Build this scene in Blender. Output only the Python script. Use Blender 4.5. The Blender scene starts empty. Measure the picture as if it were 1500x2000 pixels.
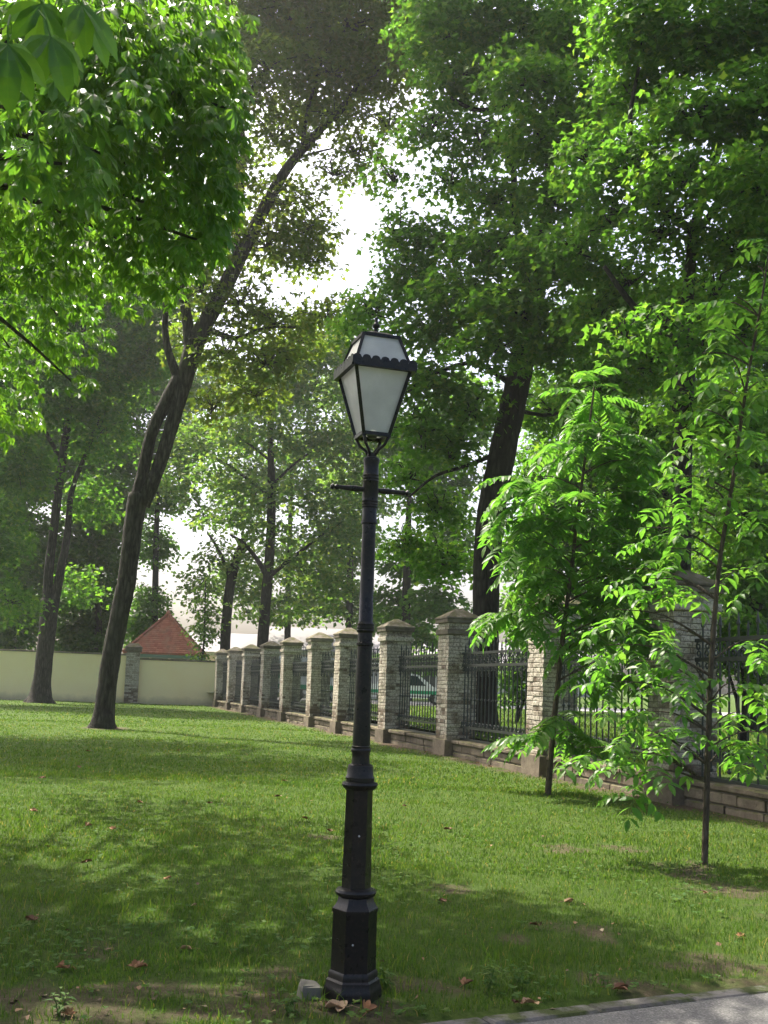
import bpy, math, random
import numpy as np
from mathutils import Vector, Matrix

R = math.radians
random.seed(7)
rng = np.random.default_rng(11)
scn = bpy.context.scene
col = scn.collection

# ------------------------------------------------------------------ camera
F, EYE, PITCH, ROLL = 2100.0, 1.5, R(6.0), R(2.0)          # focal length in photo pixels (photo 1500 x 2000)
fwd = Vector((0, math.cos(PITCH), math.sin(PITCH)))
u0 = Vector((0, -math.sin(PITCH), math.cos(PITCH)))
cr = Vector((1, 0, 0)) * math.cos(ROLL) + u0 * math.sin(ROLL)
cu = u0 * math.cos(ROLL) - Vector((1, 0, 0)) * math.sin(ROLL)
CAM = Vector((0, 0, EYE))
cd = bpy.data.cameras.new('camera')
cam = bpy.data.objects.new('camera', cd)
col.objects.link(cam)
cam.matrix_world = Matrix(((cr.x, cu.x, -fwd.x, 0), (cr.y, cu.y, -fwd.y, 0), (cr.z, cu.z, -fwd.z, EYE), (0, 0, 0, 1)))
cd.sensor_width = cd.sensor_height = 36
cd.sensor_fit = 'AUTO'
cd.lens = F / 2000 * 36
cd.shift_y = 120 / 2000
cd.clip_start, cd.clip_end = 0.05, 2000
scn.camera = cam

# ------------------------------------------------------------------ light
SUN_EL, SUN_AZ = R(56), R(-44)                             # azimuth from straight ahead, negative = to the left
w = bpy.data.worlds.new('World')
scn.world = w
w.use_nodes = True
nt = w.node_tree
sky = nt.nodes.new('ShaderNodeTexSky')
sky.sky_type = 'NISHITA'
sky.sun_disc = False
sky.sun_elevation = SUN_EL
sky.sun_rotation = SUN_AZ
sky.air_density = 0.7
sky.dust_density = 7.0
sky.ozone_density = 0.5
bg = nt.nodes['Background']
nt.links.new(sky.outputs[0], bg.inputs[0])
bg.inputs[1].default_value = 0.15
sd = bpy.data.lights.new('sun', 'SUN')
sd.energy = 4.0
sd.angle = R(0.53)
sd.color = (1.0, 0.94, 0.82)
sun = bpy.data.objects.new('sun', sd)
col.objects.link(sun)
sdir = Vector((math.sin(SUN_AZ) * math.cos(SUN_EL), math.cos(SUN_AZ) * math.cos(SUN_EL), math.sin(SUN_EL)))
sun.rotation_euler = sdir.to_track_quat('Z', 'Y').to_euler()
sun.location = (0, 0, 60)
scn.view_settings.view_transform = 'Standard'
scn.view_settings.look = 'None'
scn.view_settings.exposure = 1.42
scn.view_settings.gamma = 1.0
scn.view_settings.use_curve_mapping = False
scn.cycles.max_bounces = 10
scn.cycles.transmission_bounces = 8
scn.cycles.diffuse_bounces = 6
scn.cycles.volume_bounces = 1
scn.cycles.sample_clamp_indirect = 6
scn.cycles.use_denoising = True


# ------------------------------------------------------------------ photo pixel -> place
def ray(px, py):
    return fwd + cr * ((px - 750) / F) + cu * ((1120 - py) / F)


def P(px, py, Y):
    d = ray(px, py)
    return CAM + d * (Y / d.y)


def G(px, py, z=0.0):
    d = ray(px, py)
    return CAM + d * ((z - EYE) / d.z)


def zo(Y):                                                  # height of the ground outside the fence
    return 0.36 + max(0.0, Y - 15) * 0.0085


def GO(px, py):
    d = ray(px, py)
    # EYE + t dz = .36 + (t dy - 15) * .0085
    t = (0.36 - 15 * 0.0085 - EYE) / (d.z - 0.0085 * d.y)
    return CAM + d * t


# ------------------------------------------------------------------ object helpers
def tag(o, label=None, cat=None, group=None, kind=None):
    if label: o['label'] = label
    if cat: o['category'] = cat
    if group: o['group'] = group
    if kind: o['kind'] = kind
    return o


def link(name, data, parent=None, mat=None):
    o = bpy.data.objects.new(name, data)
    col.objects.link(o)
    if mat is not None and data is not None and not data.materials:
        data.materials.append(mat)
    if parent is not None:
        o.parent = parent
    return o


def empty(name, loc, label, cat, group=None, rz=0.0):
    o = bpy.data.objects.new(name, None)
    o.empty_display_size = 0.2
    col.objects.link(o)
    o.location = loc
    o.rotation_euler = (0, 0, rz)
    return tag(o, label, cat, group)


class MB:
    """collects shapes for ONE mesh"""
    def __init__(s):
        s.v, s.f = [], []

    def add(s, vs, fs):
        n = len(s.v)
        s.v += [tuple(v) for v in vs]
        s.f += [tuple(i + n for i in f) for f in fs]
        return s

    def box(s, x0, y0, z0, x1, y1, z1, M=None):
        vs = [Vector(v) for v in ((x0, y0, z0), (x1, y0, z0), (x1, y1, z0), (x0, y1, z0), (x0, y0, z1), (x1, y0, z1), (x1, y1, z1), (x0, y1, z1))]
        if M is not None: vs = [M @ v for v in vs]
        return s.add(vs, [(3, 2, 1, 0), (4, 5, 6, 7), (0, 1, 5, 4), (1, 2, 6, 5), (2, 3, 7, 6), (3, 0, 4, 7)])

    def cbox(s, x0, y0, z0, x1, y1, z1, c, M=None):         # box with chamfered edges (stone, brick)
        vs, fs = [], []
        def ring(z, i):
            return [(x0 + i, y0 + i, z), (x1 - i, y0 + i, z), (x1 - i, y1 - i, z), (x0 + i, y1 - i, z)]
        vs = ring(z0, c) + ring(z0 + c, 0) + ring(z1 - c, 0) + ring(z1, c)
        fs = [(3, 2, 1, 0), (12, 13, 14, 15)]
        for k in range(3):
            for i in range(4):
                a, b = k * 4 + i, k * 4 + (i + 1) % 4
                fs.append((a, b, b + 4, a + 4))
        if M is not None: vs = [M @ Vector(v) for v in vs]
        return s.add(vs, fs)

    def tube(s, pts, rad, n=8, cap=True, wob=0.0):
        pts = [Vector(p) for p in pts]
        if not hasattr(rad, '__len__'): rad = [rad] * len(pts)
        vs, fs = [], []
        t0 = (pts[1] - pts[0]).normalized()
        a = t0.orthogonal().normalized()
        for k, p in enumerate(pts):
            t = (pts[min(k + 1, len(pts) - 1)] - pts[max(k - 1, 0)]).normalized()
            a = (a - t * a.dot(t)).normalized()
            b = t.cross(a)
            for i in range(n):
                q = 2 * math.pi * i / n
                r = rad[k] * (1 + (random.uniform(-wob, wob) if wob else 0))
                vs.append(p + (a * math.cos(q) + b * math.sin(q)) * r)
        for k in range(len(pts) - 1):
            for i in range(n):
                j = (i + 1) % n
                fs.append((k * n + i, k * n + j, (k + 1) * n + j, (k + 1) * n + i))
        if cap:
            fs.append(tuple(range(n - 1, -1, -1)))
            fs.append(tuple((len(pts) - 1) * n + i for i in range(n)))
        return s.add(vs, fs)

    def lathe(s, prof, n=16, rot=0.0, c=(0, 0)):
        vs, fs = [], []
        for r, z in prof:
            for i in range(n):
                q = rot + 2 * math.pi * i / n
                vs.append((c[0] + r * math.cos(q), c[1] + r * math.sin(q), z))
        for k in range(len(prof) - 1):
            for i in range(n):
                j = (i + 1) % n
                fs.append((k * n + i, k * n + j, (k + 1) * n + j, (k + 1) * n + i))
        fs.append(tuple(range(n - 1, -1, -1)))
        fs.append(tuple((len(prof) - 1) * n + i for i in range(n)))
        return s.add(vs, fs)

    def mesh(s, name, mat=None, smooth=False, angle=None):
        me = bpy.data.meshes.new(name)
        me.from_pydata(s.v, [], s.f)
        if mat is not None: me.materials.append(mat)
        if smooth or angle:
            me.shade_smooth()
            if angle: me.set_sharp_from_angle(angle=R(angle))
        me.update()
        return me

    def build(s, name, mat=None, parent=None, smooth=False, angle=None):
        return link(name, s.mesh(name, mat, smooth, angle), parent)


def np_mesh(name, V, faces, mat):
    """V (n,3); faces (m,k) all of one size"""
    me = bpy.data.meshes.new(name)
    V = np.asarray(V, dtype=np.float32)
    faces = np.asarray(faces, dtype=np.int32)
    m, k = faces.shape
    me.vertices.add(len(V)); me.vertices.foreach_set('co', V.ravel())
    me.loops.add(m * k); me.loops.foreach_set('vertex_index', faces.ravel())
    me.polygons.add(m); me.polygons.foreach_set('loop_start', np.arange(0, m * k, k, dtype=np.int32))
    me.materials.append(mat)
    me.update(calc_edges=True)
    return me


def frames(nrm, tip):
    """rotation matrices with columns (side, tip, normal)"""
    nrm = nrm / np.linalg.norm(nrm, axis=1, keepdims=True)
    tip = tip - nrm * np.sum(tip * nrm, axis=1, keepdims=True)
    tip = tip / (np.linalg.norm(tip, axis=1, keepdims=True) + 1e-9)
    side = np.cross(tip, nrm)
    return np.stack([side, tip, nrm], axis=2)


def scatter_mesh(name, tv, tf, pos, rot, scale, mat):
    tv = np.asarray(tv, float); tf = np.asarray(tf, int)
    n, k = len(pos), len(tv)
    V = np.einsum('nij,kj->nki', rot, tv) * np.asarray(scale).reshape(-1, 1, 1) + pos[:, None, :]
    fc = (tf[None] + (np.arange(n) * k)[:, None, None]).reshape(-1, tf.shape[1])
    return np_mesh(name, V.reshape(-1, 3), fc, mat)


def vnoise(x, y, s, seed=0):
    x = np.asarray(x) / s + seed * 17.3; y = np.asarray(y) / s - seed * 9.1
    xi, yi = np.floor(x), np.floor(y)
    fx, fy = x - xi, y - yi
    fx, fy = fx * fx * (3 - 2 * fx), fy * fy * (3 - 2 * fy)
    def h(a, b):
        q = np.sin(a * 127.1 + b * 311.7 + seed * 74.7) * 43758.5453
        return q - np.floor(q)
    return (h(xi, yi) * (1 - fx) + h(xi + 1, yi) * fx) * (1 - fy) + (h(xi, yi + 1) * (1 - fx) + h(xi + 1, yi + 1) * fx) * fy


# ------------------------------------------------------------------ materials
def mat(name):
    m = bpy.data.materials.new(name)
    m.use_nodes = True
    t = m.node_tree
    return m, t, t.nodes['Principled BSDF'], t.nodes['Material Output']


def N(t, kind, **kw):
    n = t.nodes.new('ShaderNode' + kind)
    for k, v in kw.items():
        if k in n.inputs: n.inputs[k].default_value = v
        else: setattr(n, k, v)
    return n


def ramp(t, fac, stops):
    r = t.nodes.new('ShaderNodeValToRGB')
    e = r.color_ramp.elements
    while len(e) < len(stops): e.new(0.5)
    for i, (p, c) in enumerate(stops):
        e[i].position = p
        e[i].color = (*c, 1) if len(c) == 3 else c
    t.links.new(fac, r.inputs[0])
    return r.outputs[0]


def mixc(t, fac, a, b, mode='MIX'):
    m = t.nodes.new('ShaderNodeMix')
    m.data_type = 'RGBA'
    m.blend_type = mode
    for sock, v in ((m.inputs[0], fac), (m.inputs[6], a), (m.inputs[7], b)):
        if isinstance(v, (int, float)): sock.default_value = v
        elif isinstance(v, tuple): sock.default_value = (*v, 1)
        else: t.links.new(v, sock)
    return m.outputs[2]


def noise(t, scale, detail=4, rough=0.6, vec=None, out=0):
    n = N(t, 'TexNoise', Scale=scale, Detail=detail, Roughness=rough)
    if vec is not None: t.links.new(vec, n.inputs['Vector'])
    return n.outputs[out]


def coord(t, which='Object'):
    return t.nodes.new('ShaderNodeTexCoord').outputs[which]


def bump(t, b, h, strength=0.5, dist=0.02):
    n = N(t, 'Bump', Strength=strength, Distance=dist)
    t.links.new(h, n.inputs['Height'])
    t.links.new(n.outputs[0], b.inputs['Normal'])


def leaf_mat(name, stops, trans, tcol, rough=0.42, spec=0.35):
    m, t, b, o = mat(name)
    g = t.nodes.new('ShaderNodeNewGeometry')
    oi = t.nodes.new('ShaderNodeObjectInfo')
    ad = N(t, 'Math', operation='ADD'); fr = N(t, 'Math', operation='FRACT')
    t.links.new(g.outputs['Random Per Island'], ad.inputs[0]); t.links.new(oi.outputs['Random'], ad.inputs[1])
    t.links.new(ad.outputs[0], fr.inputs[0])
    c = ramp(t, fr.outputs[0], stops)
    nz = noise(t, 0.35, 2, 0.5, coord(t))
    mx = mixc(t, ramp(t, nz, [(0.35, (0, 0, 0)), (0.65, (0.5, 0.5, 0.5))]), c, mixc(t, 1.0, c, (1.35, 1.15, 0.8), 'MULTIPLY'))
    mx = mixc(t, ramp(t, noise(t, 26, 4, .7, coord(t)), [(.4, (0, 0, 0)), (.75, (.55, .55, .55))]), mx, mixc(t, 1.0, mx, (1.5, 1.2, .9), 'MULTIPLY'))
    t.links.new(mx, b.inputs['Base Color'])
    b.inputs['Roughness'].default_value = rough
    b.inputs['Specular IOR Level'].default_value = spec
    tr = t.nodes.new('ShaderNodeBsdfTranslucent')
    t.links.new(mixc(t, 1.0, mx, tcol, 'MULTIPLY'), tr.inputs['Color'])
    ms = t.nodes.new('ShaderNodeMixShader')
    ms.inputs[0].default_value = trans
    t.links.new(b.outputs[0], ms.inputs[1]); t.links.new(tr.outputs[0], ms.inputs[2])
    t.links.new(ms.outputs[0], o.inputs['Surface'])
    return m


M = {}
M['maple'] = leaf_mat('maple_leaf', [(0, (.035, .09, .016)), (.5, (.05, .12, .02)), (.85, (.065, .14, .022)), (1, (.1, .155, .03))], .5, (3.0, 3.3, 1.6), .55, .18)
M['bronze'] = leaf_mat('bronze_maple_leaf', [(0, (.048, .072, .017)), (.5, (.066, .1, .021)), (.85, (.08, .09, .024)), (1, (.075, .125, .03))], .5, (2.9, 3.4, 1.4), .55, .18)
M['chestnut'] = leaf_mat('chestnut_leaf', [(0, (.045, .115, .016)), (.6, (.06, .14, .02)), (1, (.085, .165, .025))], .45, (2.8, 2.9, 1.4), .36, .45)
M['far'] = leaf_mat('far_leaf', [(0, (.035, .085, .02)), (.6, (.06, .12, .03)), (1, (.1, .14, .04))], .5, (3, 3.1, 1.6), .55, .18)
M['dark'] = leaf_mat('dark_green_leaf', [(0, (.03, .08, .015)), (.6, (.045, .105, .02)), (1, (.065, .125, .025))], .48, (3.0, 3.2, 1.5), .55, .18)  # deeper green for background trees and bushes
M['ash'] = leaf_mat('pinnate_leaf', [(0, (.05, .13, .022)), (.6, (.066, .15, .028)), (1, (.092, .165, .036))], .48, (2.5, 2.9, 1.5), .45, .4)
M['blade'] = leaf_mat('grass_blade', [(0, (.036, .084, .013)), (.5, (.054, .115, .018)), (.9, (.075, .13, .022)), (.98, (.15, .16, .055)), (1, (.22, .19, .09))], .4, (2.0, 2.0, 1.3), .55, .2)
M['weed'] = leaf_mat('weed_leaf', [(0, (.04, .1, .025)), (.7, (.065, .13, .035)), (1, (.1, .15, .05))], .35, (2.2, 2.2, 1.4), .65, .15)

m, t, b, o = mat('dry_leaf'); M['dry'] = m
oi = t.nodes.new('ShaderNodeObjectInfo')
c = ramp(t, oi.outputs['Random'], [(0, (.16, .07, .03)), (.4, (.3, .14, .05)), (.8, (.38, .22, .09)), (1, (.42, .3, .17))])
t.links.new(mixc(t, noise(t, 14, 5, .6, coord(t)), c, mixc(t, 1.0, c, (.5, .42, .38), 'MULTIPLY')), b.inputs['Base Color'])
b.inputs['Roughness'].default_value = .7


m, t, b, o = mat('leaf_litter'); M['litter'] = m
gq = t.nodes.new('ShaderNodeNewGeometry')
t.links.new(ramp(t, gq.outputs['Random Per Island'], [(0, (.07, .045, .03)), (.5, (.18, .1, .05)), (.85, (.28, .17, .08)), (1, (.36, .3, .2))]), b.inputs['Base Color'])
b.inputs['Roughness'].default_value = .8


def bark(name, c0, c1, c2, sx=9, moss=None):
    m, t, b, o = mat(name)
    mp = N(t, 'Mapping'); mp.inputs['Scale'].default_value = (sx, sx, sx * .22)
    t.links.new(coord(t), mp.inputs[0])
    v = N(t, 'TexVoronoi', feature='DISTANCE_TO_EDGE', Scale=1.0)
    nz = N(t, 'TexNoise', Scale=1.4, Detail=5, Roughness=.65)
    t.links.new(mp.outputs[0], nz.inputs['Vector'])
    mv = N(t, 'VectorMath', operation='ADD')
    t.links.new(mp.outputs[0], mv.inputs[0]); t.links.new(nz.outputs['Color'], mv.inputs[1])
    t.links.new(mv.outputs[0], v.inputs['Vector'])
    h = N(t, 'Math', operation='MULTIPLY_ADD'); h.inputs[1].default_value = 1.2
    t.links.new(v.outputs['Distance'], h.inputs[0]); t.links.new(nz.outputs[0], h.inputs[2])
    cc = ramp(t, h.outputs[0], [(.35, c0), (.6, c1), (.95, c2)])
    big = noise(t, .9, 3, .6, coord(t))
    if moss: cc = mixc(t, ramp(t, big, [(.5, (0, 0, 0)), (.68, (.6, .6, .6))]), cc, moss)
    t.links.new(cc, b.inputs['Base Color'])
    b.inputs['Roughness'].default_value = .9
    b.inputs['Specular IOR Level'].default_value = .2
    bump(t, b, h.outputs[0], .9, .05)
    M[name] = m


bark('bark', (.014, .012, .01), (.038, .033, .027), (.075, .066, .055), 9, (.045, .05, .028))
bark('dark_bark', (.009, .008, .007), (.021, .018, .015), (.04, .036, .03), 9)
bark('sapling_bark', (.05, .04, .03), (.11, .085, .06), (.16, .125, .09), 28)


def simple(name, c, rough=.5, metal=0.0, spec=.5, n=None):
    m, t, b, o = mat(name)
    if n:
        c2 = mixc(t, noise(t, n[0], 5, .65, coord(t)), c, n[1])
        t.links.new(c2, b.inputs['Base Color'])
    else:
        b.inputs['Base Color'].default_value = (*c, 1)
    b.inputs['Roughness'].default_value = rough
    b.inputs['Metallic'].default_value = metal
    b.inputs['Specular IOR Level'].default_value = spec
    M[name] = m
    return m, t, b, o


m, t, b, o = simple('lamp_paint', (.007, .007, .007), .3, 0, .25, (30, (.02, .018, .016)))
pr = b.inputs['Base Color'].links[0].from_socket
dst = mixc(t, ramp(t, noise(t, 48, 6, .75, coord(t)), [(.52, (0, 0, 0)), (.66, (.9, .9, .9))]), pr, (.04, .031, .024))
rst = mixc(t, ramp(t, noise(t, 11, 6, .8, coord(t)), [(.62, (0, 0, 0)), (.72, (.7, .7, .7))]), dst, (.07, .042, .028))
t.links.new(rst, b.inputs['Base Color'])
nz = noise(t, 70, 4, .6, coord(t)); bump(t, b, nz, .12, .004)
t.links.new(ramp(t, noise(t, 18, 4, .6, coord(t)), [(.3, (.22, .22, .22)), (.75, (.5, .5, .5))]), b.inputs['Roughness'])
simple('fence_iron', (.012, .017, .016), .42, 0, .5, (20, (.03, .035, .03)))
simple('white_car_paint', (.78, .79, .78), .25)
simple('green_paint', (.02, .3, .14), .3)
simple('tyre_rubber', (.015, .015, .015), .8)
simple('wheel_metal', (.45, .46, .47), .35, .6)
simple('dark_glass', (.012, .03, .035), .06)
simple('dark_trim', (.02, .02, .022), .5)
simple('lamp_red', (.35, .02, .015), .25)
simple('concrete', (.17, .16, .14), .9, 0, .3, (30, (.07, .07, .05)))
simple('eave_green', (.16, .27, .22), .6)
simple('white_plaster', (.62, .6, .55), .85, 0, .3, (3, (.5, .48, .44)))
simple('pink_plaster', (.66, .5, .4), .85, 0, .3, (2, (.7, .58, .48)))
simple('grey_roof', (.3, .29, .3), .8, 0, .3, (4, (.2, .19, .2)))
simple('window_dark', (.03, .035, .04), .1)
simple('bulb_white', (.8, .8, .76), .3)

# frosted lantern glass
m, t, b, o = mat('frosted_glass'); M['frost'] = m
g = noise(t, 9, 5, .6, coord(t))
c = ramp(t, g, [(.3, (.66, .66, .65)), (.7, (.79, .79, .78))])
t.links.new(c, b.inputs['Base Color']); b.inputs['Roughness'].default_value = .35
tr = t.nodes.new('ShaderNodeBsdfTranslucent'); t.links.new(c, tr.inputs['Color'])
ms = t.nodes.new('ShaderNodeMixShader'); ms.inputs[0].default_value = .55
t.links.new(b.outputs[0], ms.inputs[1]); t.links.new(tr.outputs[0], ms.inputs[2]); t.links.new(ms.outputs[0], o.inputs[0])

# whitewashed brick
m, t, b, o = mat('whitewashed_brick'); M['brick'] = m
ge = t.nodes.new('ShaderNodeNewGeometry'); oi = t.nodes.new('ShaderNodeObjectInfo')
ad = N(t, 'Math', operation='ADD'); fr = N(t, 'Math', operation='FRACT')
t.links.new(ge.outputs['Random Per Island'], ad.inputs[0]); t.links.new(oi.outputs['Random'], ad.inputs[1]); t.links.new(ad.outputs[0], fr.inputs[0])
pos = ge.outputs['Position']
base = ramp(t, fr.outputs[0], [(0, (.12, .085, .06)), (.5, (.2, .15, .11)), (.9, (.25, .185, .13)), (1, (.28, .17, .11))])
white = ramp(t, noise(t, 7, 5, .7, pos), [(.3, (.41, .365, .295)), (.7, (.62, .565, .47))])
k1 = noise(t, 2.1, 6, .72, pos)
sh = N(t, 'Math', operation='MULTIPLY_ADD'); sh.inputs[1].default_value = .28
t.links.new(fr.outputs[0], sh.inputs[0]); t.links.new(k1, sh.inputs[2])
sp = N(t, 'SeparateXYZ'); t.links.new(pos, sp.inputs[0])
mr = N(t, 'MapRange'); t.links.new(sp.outputs[2], mr.inputs[0])
mr.inputs[1].default_value = .3; mr.inputs[2].default_value = 1.2; mr.inputs[3].default_value = -.22; mr.inputs[4].default_value = 0
sh2 = N(t, 'Math', operation='ADD'); t.links.new(sh.outputs[0], sh2.inputs[0]); t.links.new(mr.outputs[0], sh2.inputs[1])
wm = ramp(t, sh2.outputs[0], [(.4, (0, 0, 0)), (.62, (1, 1, 1))])
cc = mixc(t, wm, base, white)
st = ramp(t, noise(t, 24, 5, .75, pos), [(.48, (0, 0, 0)), (.62, (.85, .85, .85))])
cc = mixc(t, st, cc, (.085, .07, .052))
mo = ramp(t, noise(t, 1.2, 4, .6, pos), [(.52, (0, 0, 0)), (.7, (.45, .45, .45))])
cc = mixc(t, mo, cc, (.13, .12, .06))
t.links.new(cc, b.inputs['Base Color']); b.inputs['Roughness'].default_value = .92; b.inputs['Specular IOR Level'].default_value = .2
bump(t, b, noise(t, 45, 6, .7, pos), .7, .012)

# mossy stone, for caps and the low wall
def stone(name, c0, c1, c2, moss, amt):
    m, t, b, o = mat(name); M[name] = m
    ge = t.nodes.new('ShaderNodeNewGeometry'); oi = t.nodes.new('ShaderNodeObjectInfo')
    pos = ge.outputs['Position']
    f = N(t, 'Math', operation='MULTIPLY_ADD'); f.inputs[1].default_value = .3
    t.links.new(oi.outputs['Random'], f.inputs[0]); t.links.new(noise(t, 5, 6, .7, pos), f.inputs[2])
    cc = ramp(t, f.outputs[0], [(.35, c0), (.6, c1), (.85, c2)])
    sn = N(t, 'SeparateXYZ'); t.links.new(ge.outputs['Normal'], sn.inputs[0])
    ml = N(t, 'Math', operation='MULTIPLY'); t.links.new(noise(t, 3.5, 5, .7, pos), ml.inputs[0])
    mr = N(t, 'MapRange'); t.links.new(sn.outputs[2], mr.inputs[0]); mr.inputs[1].default_value = -.2; mr.inputs[2].default_value = .8; mr.inputs[3].default_value = .75; mr.inputs[4].default_value = 1.2
    t.links.new(mr.outputs[0], ml.inputs[1])
    k = ramp(t, ml.outputs[0], [(.5, (0, 0, 0)), (.66, (amt, amt, amt))])
    cc = mixc(t, k, cc, moss)
    t.links.new(cc, b.inputs['Base Color']); b.inputs['Roughness'].default_value = .95; b.inputs['Specular IOR Level'].default_value = .2
    bump(t, b, noise(t, 26, 6, .7, pos), .8, .02)


stone('cap_stone', (.08, .07, .055), (.155, .132, .105), (.24, .208, .17), (.09, .09, .035), .85)
stone('wall_stone', (.07, .058, .042), (.14, .115, .085), (.22, .18, .13), (.09, .1, .03), .75)
stone('kerb_stone', (.07, .066, .06), (.115, .108, .098), (.155, .147, .138), (.045, .058, .016), .98)

m, t, b, o = mat('mortar'); M['mortar'] = m
t.links.new(mixc(t, noise(t, 12, 5, .7, coord(t)), (.09, .075, .055), (.26, .23, .19)), b.inputs['Base Color']); b.inputs['Roughness'].default_value = .95

m, t, b, o = mat('yellow_plaster'); M['plaster'] = m
ge = t.nodes.new('ShaderNodeNewGeometry'); pos = ge.outputs['Position']
cc = ramp(t, noise(t, .5, 5, .65, pos), [(.3, (.87, .71, .41)), (.7, (.9, .77, .48))])
sp = N(t, 'SeparateXYZ'); t.links.new(pos, sp.inputs[0])
ad = N(t, 'Math', operation='MULTIPLY_ADD'); ad.inputs[1].default_value = .55
t.links.new(noise(t, 1.6, 5, .7, pos), ad.inputs[0]); t.links.new(sp.outputs[2], ad.inputs[2])
dm = ramp(t, ad.outputs[0], [(.25, (.75, .75, .75)), (.75, (0, 0, 0))])
cc = mixc(t, dm, cc, (.32, .29, .2))
t.links.new(cc, b.inputs['Base Color']); b.inputs['Roughness'].default_value = .9; bump(t, b, noise(t, 18, 5, .7, pos), .3, .01)

m, t, b, o = mat('roof_tile'); M['tile'] = m
ge = t.nodes.new('ShaderNodeNewGeometry')
cc = ramp(t, ge.outputs['Random Per Island'], [(0, (.26, .085, .05)), (.5, (.33, .115, .068)), (1, (.4, .155, .095))])
cc = mixc(t, ramp(t, noise(t, 1.3, 5, .7, ge.outputs['Position']), [(.45, (0, 0, 0)), (.7, (.6, .6, .6))]), cc, (.2, .15, .1))
t.links.new(cc, b.inputs['Base Color']); b.inputs['Roughness'].default_value = .85

m, t, b, o = mat('asphalt'); M['asphalt'] = m
ge = t.nodes.new('ShaderNodeNewGeometry'); pos = ge.outputs['Position']
v = N(t, 'TexVoronoi', Scale=120.0); t.links.new(pos, v.inputs['Vector'])
cc = ramp(t, v.outputs['Color'], [(.1, (.05, .05, .048)), (.6, (.105, .103, .098)), (.95, (.22, .215, .205))])
cc = mixc(t, ramp(t, noise(t, 2.2, 5, .65, pos), [(.35, (.2, .2, .2)), (.7, (.6, .6, .6))]), cc, (.1, .097, .092))
t.links.new(cc, b.inputs['Base Color']); b.inputs['Roughness'].default_value = .9
bump(t, b, v.outputs['Distance'], .5, .006)
simple('street_asphalt', (.3, .29, .28), .9, 0, .3, (.8, (.24, .235, .23)))

# lawn and soil: the soil amount is stored on the ground's vertices
m, t, b, o = mat('lawn'); M['lawn'] = m
ge = t.nodes.new('ShaderNodeNewGeometry'); pos = ge.outputs['Position']
at = N(t, 'Attribute', attribute_name='soil')
g1 = ramp(t, noise(t, 1.1, 6, .7, pos), [(.3, (.04, .075, .014)), (.55, (.06, .1, .018)), (.75, (.1, .115, .035))])
g2 = ramp(t, noise(t, 30, 5, .75, pos), [(.3, (.03, .05, .011)), (.5, (.055, .095, .017)), (.72, (.1, .135, .036))])
gr = mixc(t, .55, g1, g2)
so = ramp(t, noise(t, 22, 6, .75, pos), [(.3, (.05, .036, .024)), (.55, (.1, .075, .052)), (.8, (.19, .15, .11))])
ad = N(t, 'Math', operation='ADD'); sb = N(t, 'Math', operation='MULTIPLY_ADD'); sb.inputs[1].default_value = .9; sb.inputs[2].default_value = -.45
t.links.new(noise(t, 9, 5, .7, pos), sb.inputs[0]); t.links.new(sb.outputs[0], ad.inputs[0]); t.links.new(at.outputs['Fac'], ad.inputs[1])
cc = mixc(t, ramp(t, ad.outputs[0], [(.3, (0, 0, 0)), (.75, (1, 1, 1))]), gr, so)
t.links.new(cc, b.inputs['Base Color']); b.inputs['Roughness'].default_value = .95; b.inputs['Specular IOR Level'].default_value = .1
bump(t, b, noise(t, 40, 6, .8, pos), .8, .03)


# ------------------------------------------------------------------ the setting
pathA, pathB = G(900, 1993), G(1500, 1922)                   # lawn-side edge of the kerb
pdir = (pathB - pathA); pdir.z = 0; pdir.normalize()
pn = Vector((pdir.y, -pdir.x, 0))                            # from the lawn into the path


def pdist(x, y):                                             # > 0 on the path side of the kerb's lawn edge
    return (x - pathA.x) * pn.x + (y - pathA.y) * pn.y


fA, fB = G(1320, 1565), G(431, 1381)                         # the fence's centre line on the lawn
fdir = (fB - fA); fdir.z = 0; fdir.normalize()
fn = Vector((-fdir.y, fdir.x, 0))                            # towards the lawn
if fn.x > 0: fn = -fn
FANG = math.atan2(fdir.y, fdir.x)


def fdist(x, y):                                             # > 0 on the lawn side
    return (x - fA.x) * fn.x + (y - fA.y) * fn.y


soil_spots = [(400, 1975, .7, .22), (490, 1960, .5, .2), (200, 1990, .8, .2), (690, 1975, .6, .16), (1000, 1835, .22, .12), (1160, 1825, .35, .15), (1420, 1890, .6, .2),
              (1330, 1700, .5, .25), (1450, 1740, .7, .3), (1220, 1925, .5, .16), (860, 1925, .4, .12), (880, 1740, .4, .12), (560, 1905, .35, .15), (1375, 1693, .3, .25), (60, 1960, .6, .25), (1480, 1920, .6, .2),
              (330, 1940, .5, .2), (1100, 1660, .5, .2), (640, 1635, .3, .15), (1205, 1660, .5, .2)]
soil_pts = [(*G(a, c_)[:2], rx * .7, ry * 1.8) for a, c_, rx, ry in soil_spots]
trunk_bases = []                                             # filled by the trees: (x, y, r)
tree1_base, tree2_base = G(205, 1422), G(78, 1373)


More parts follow.
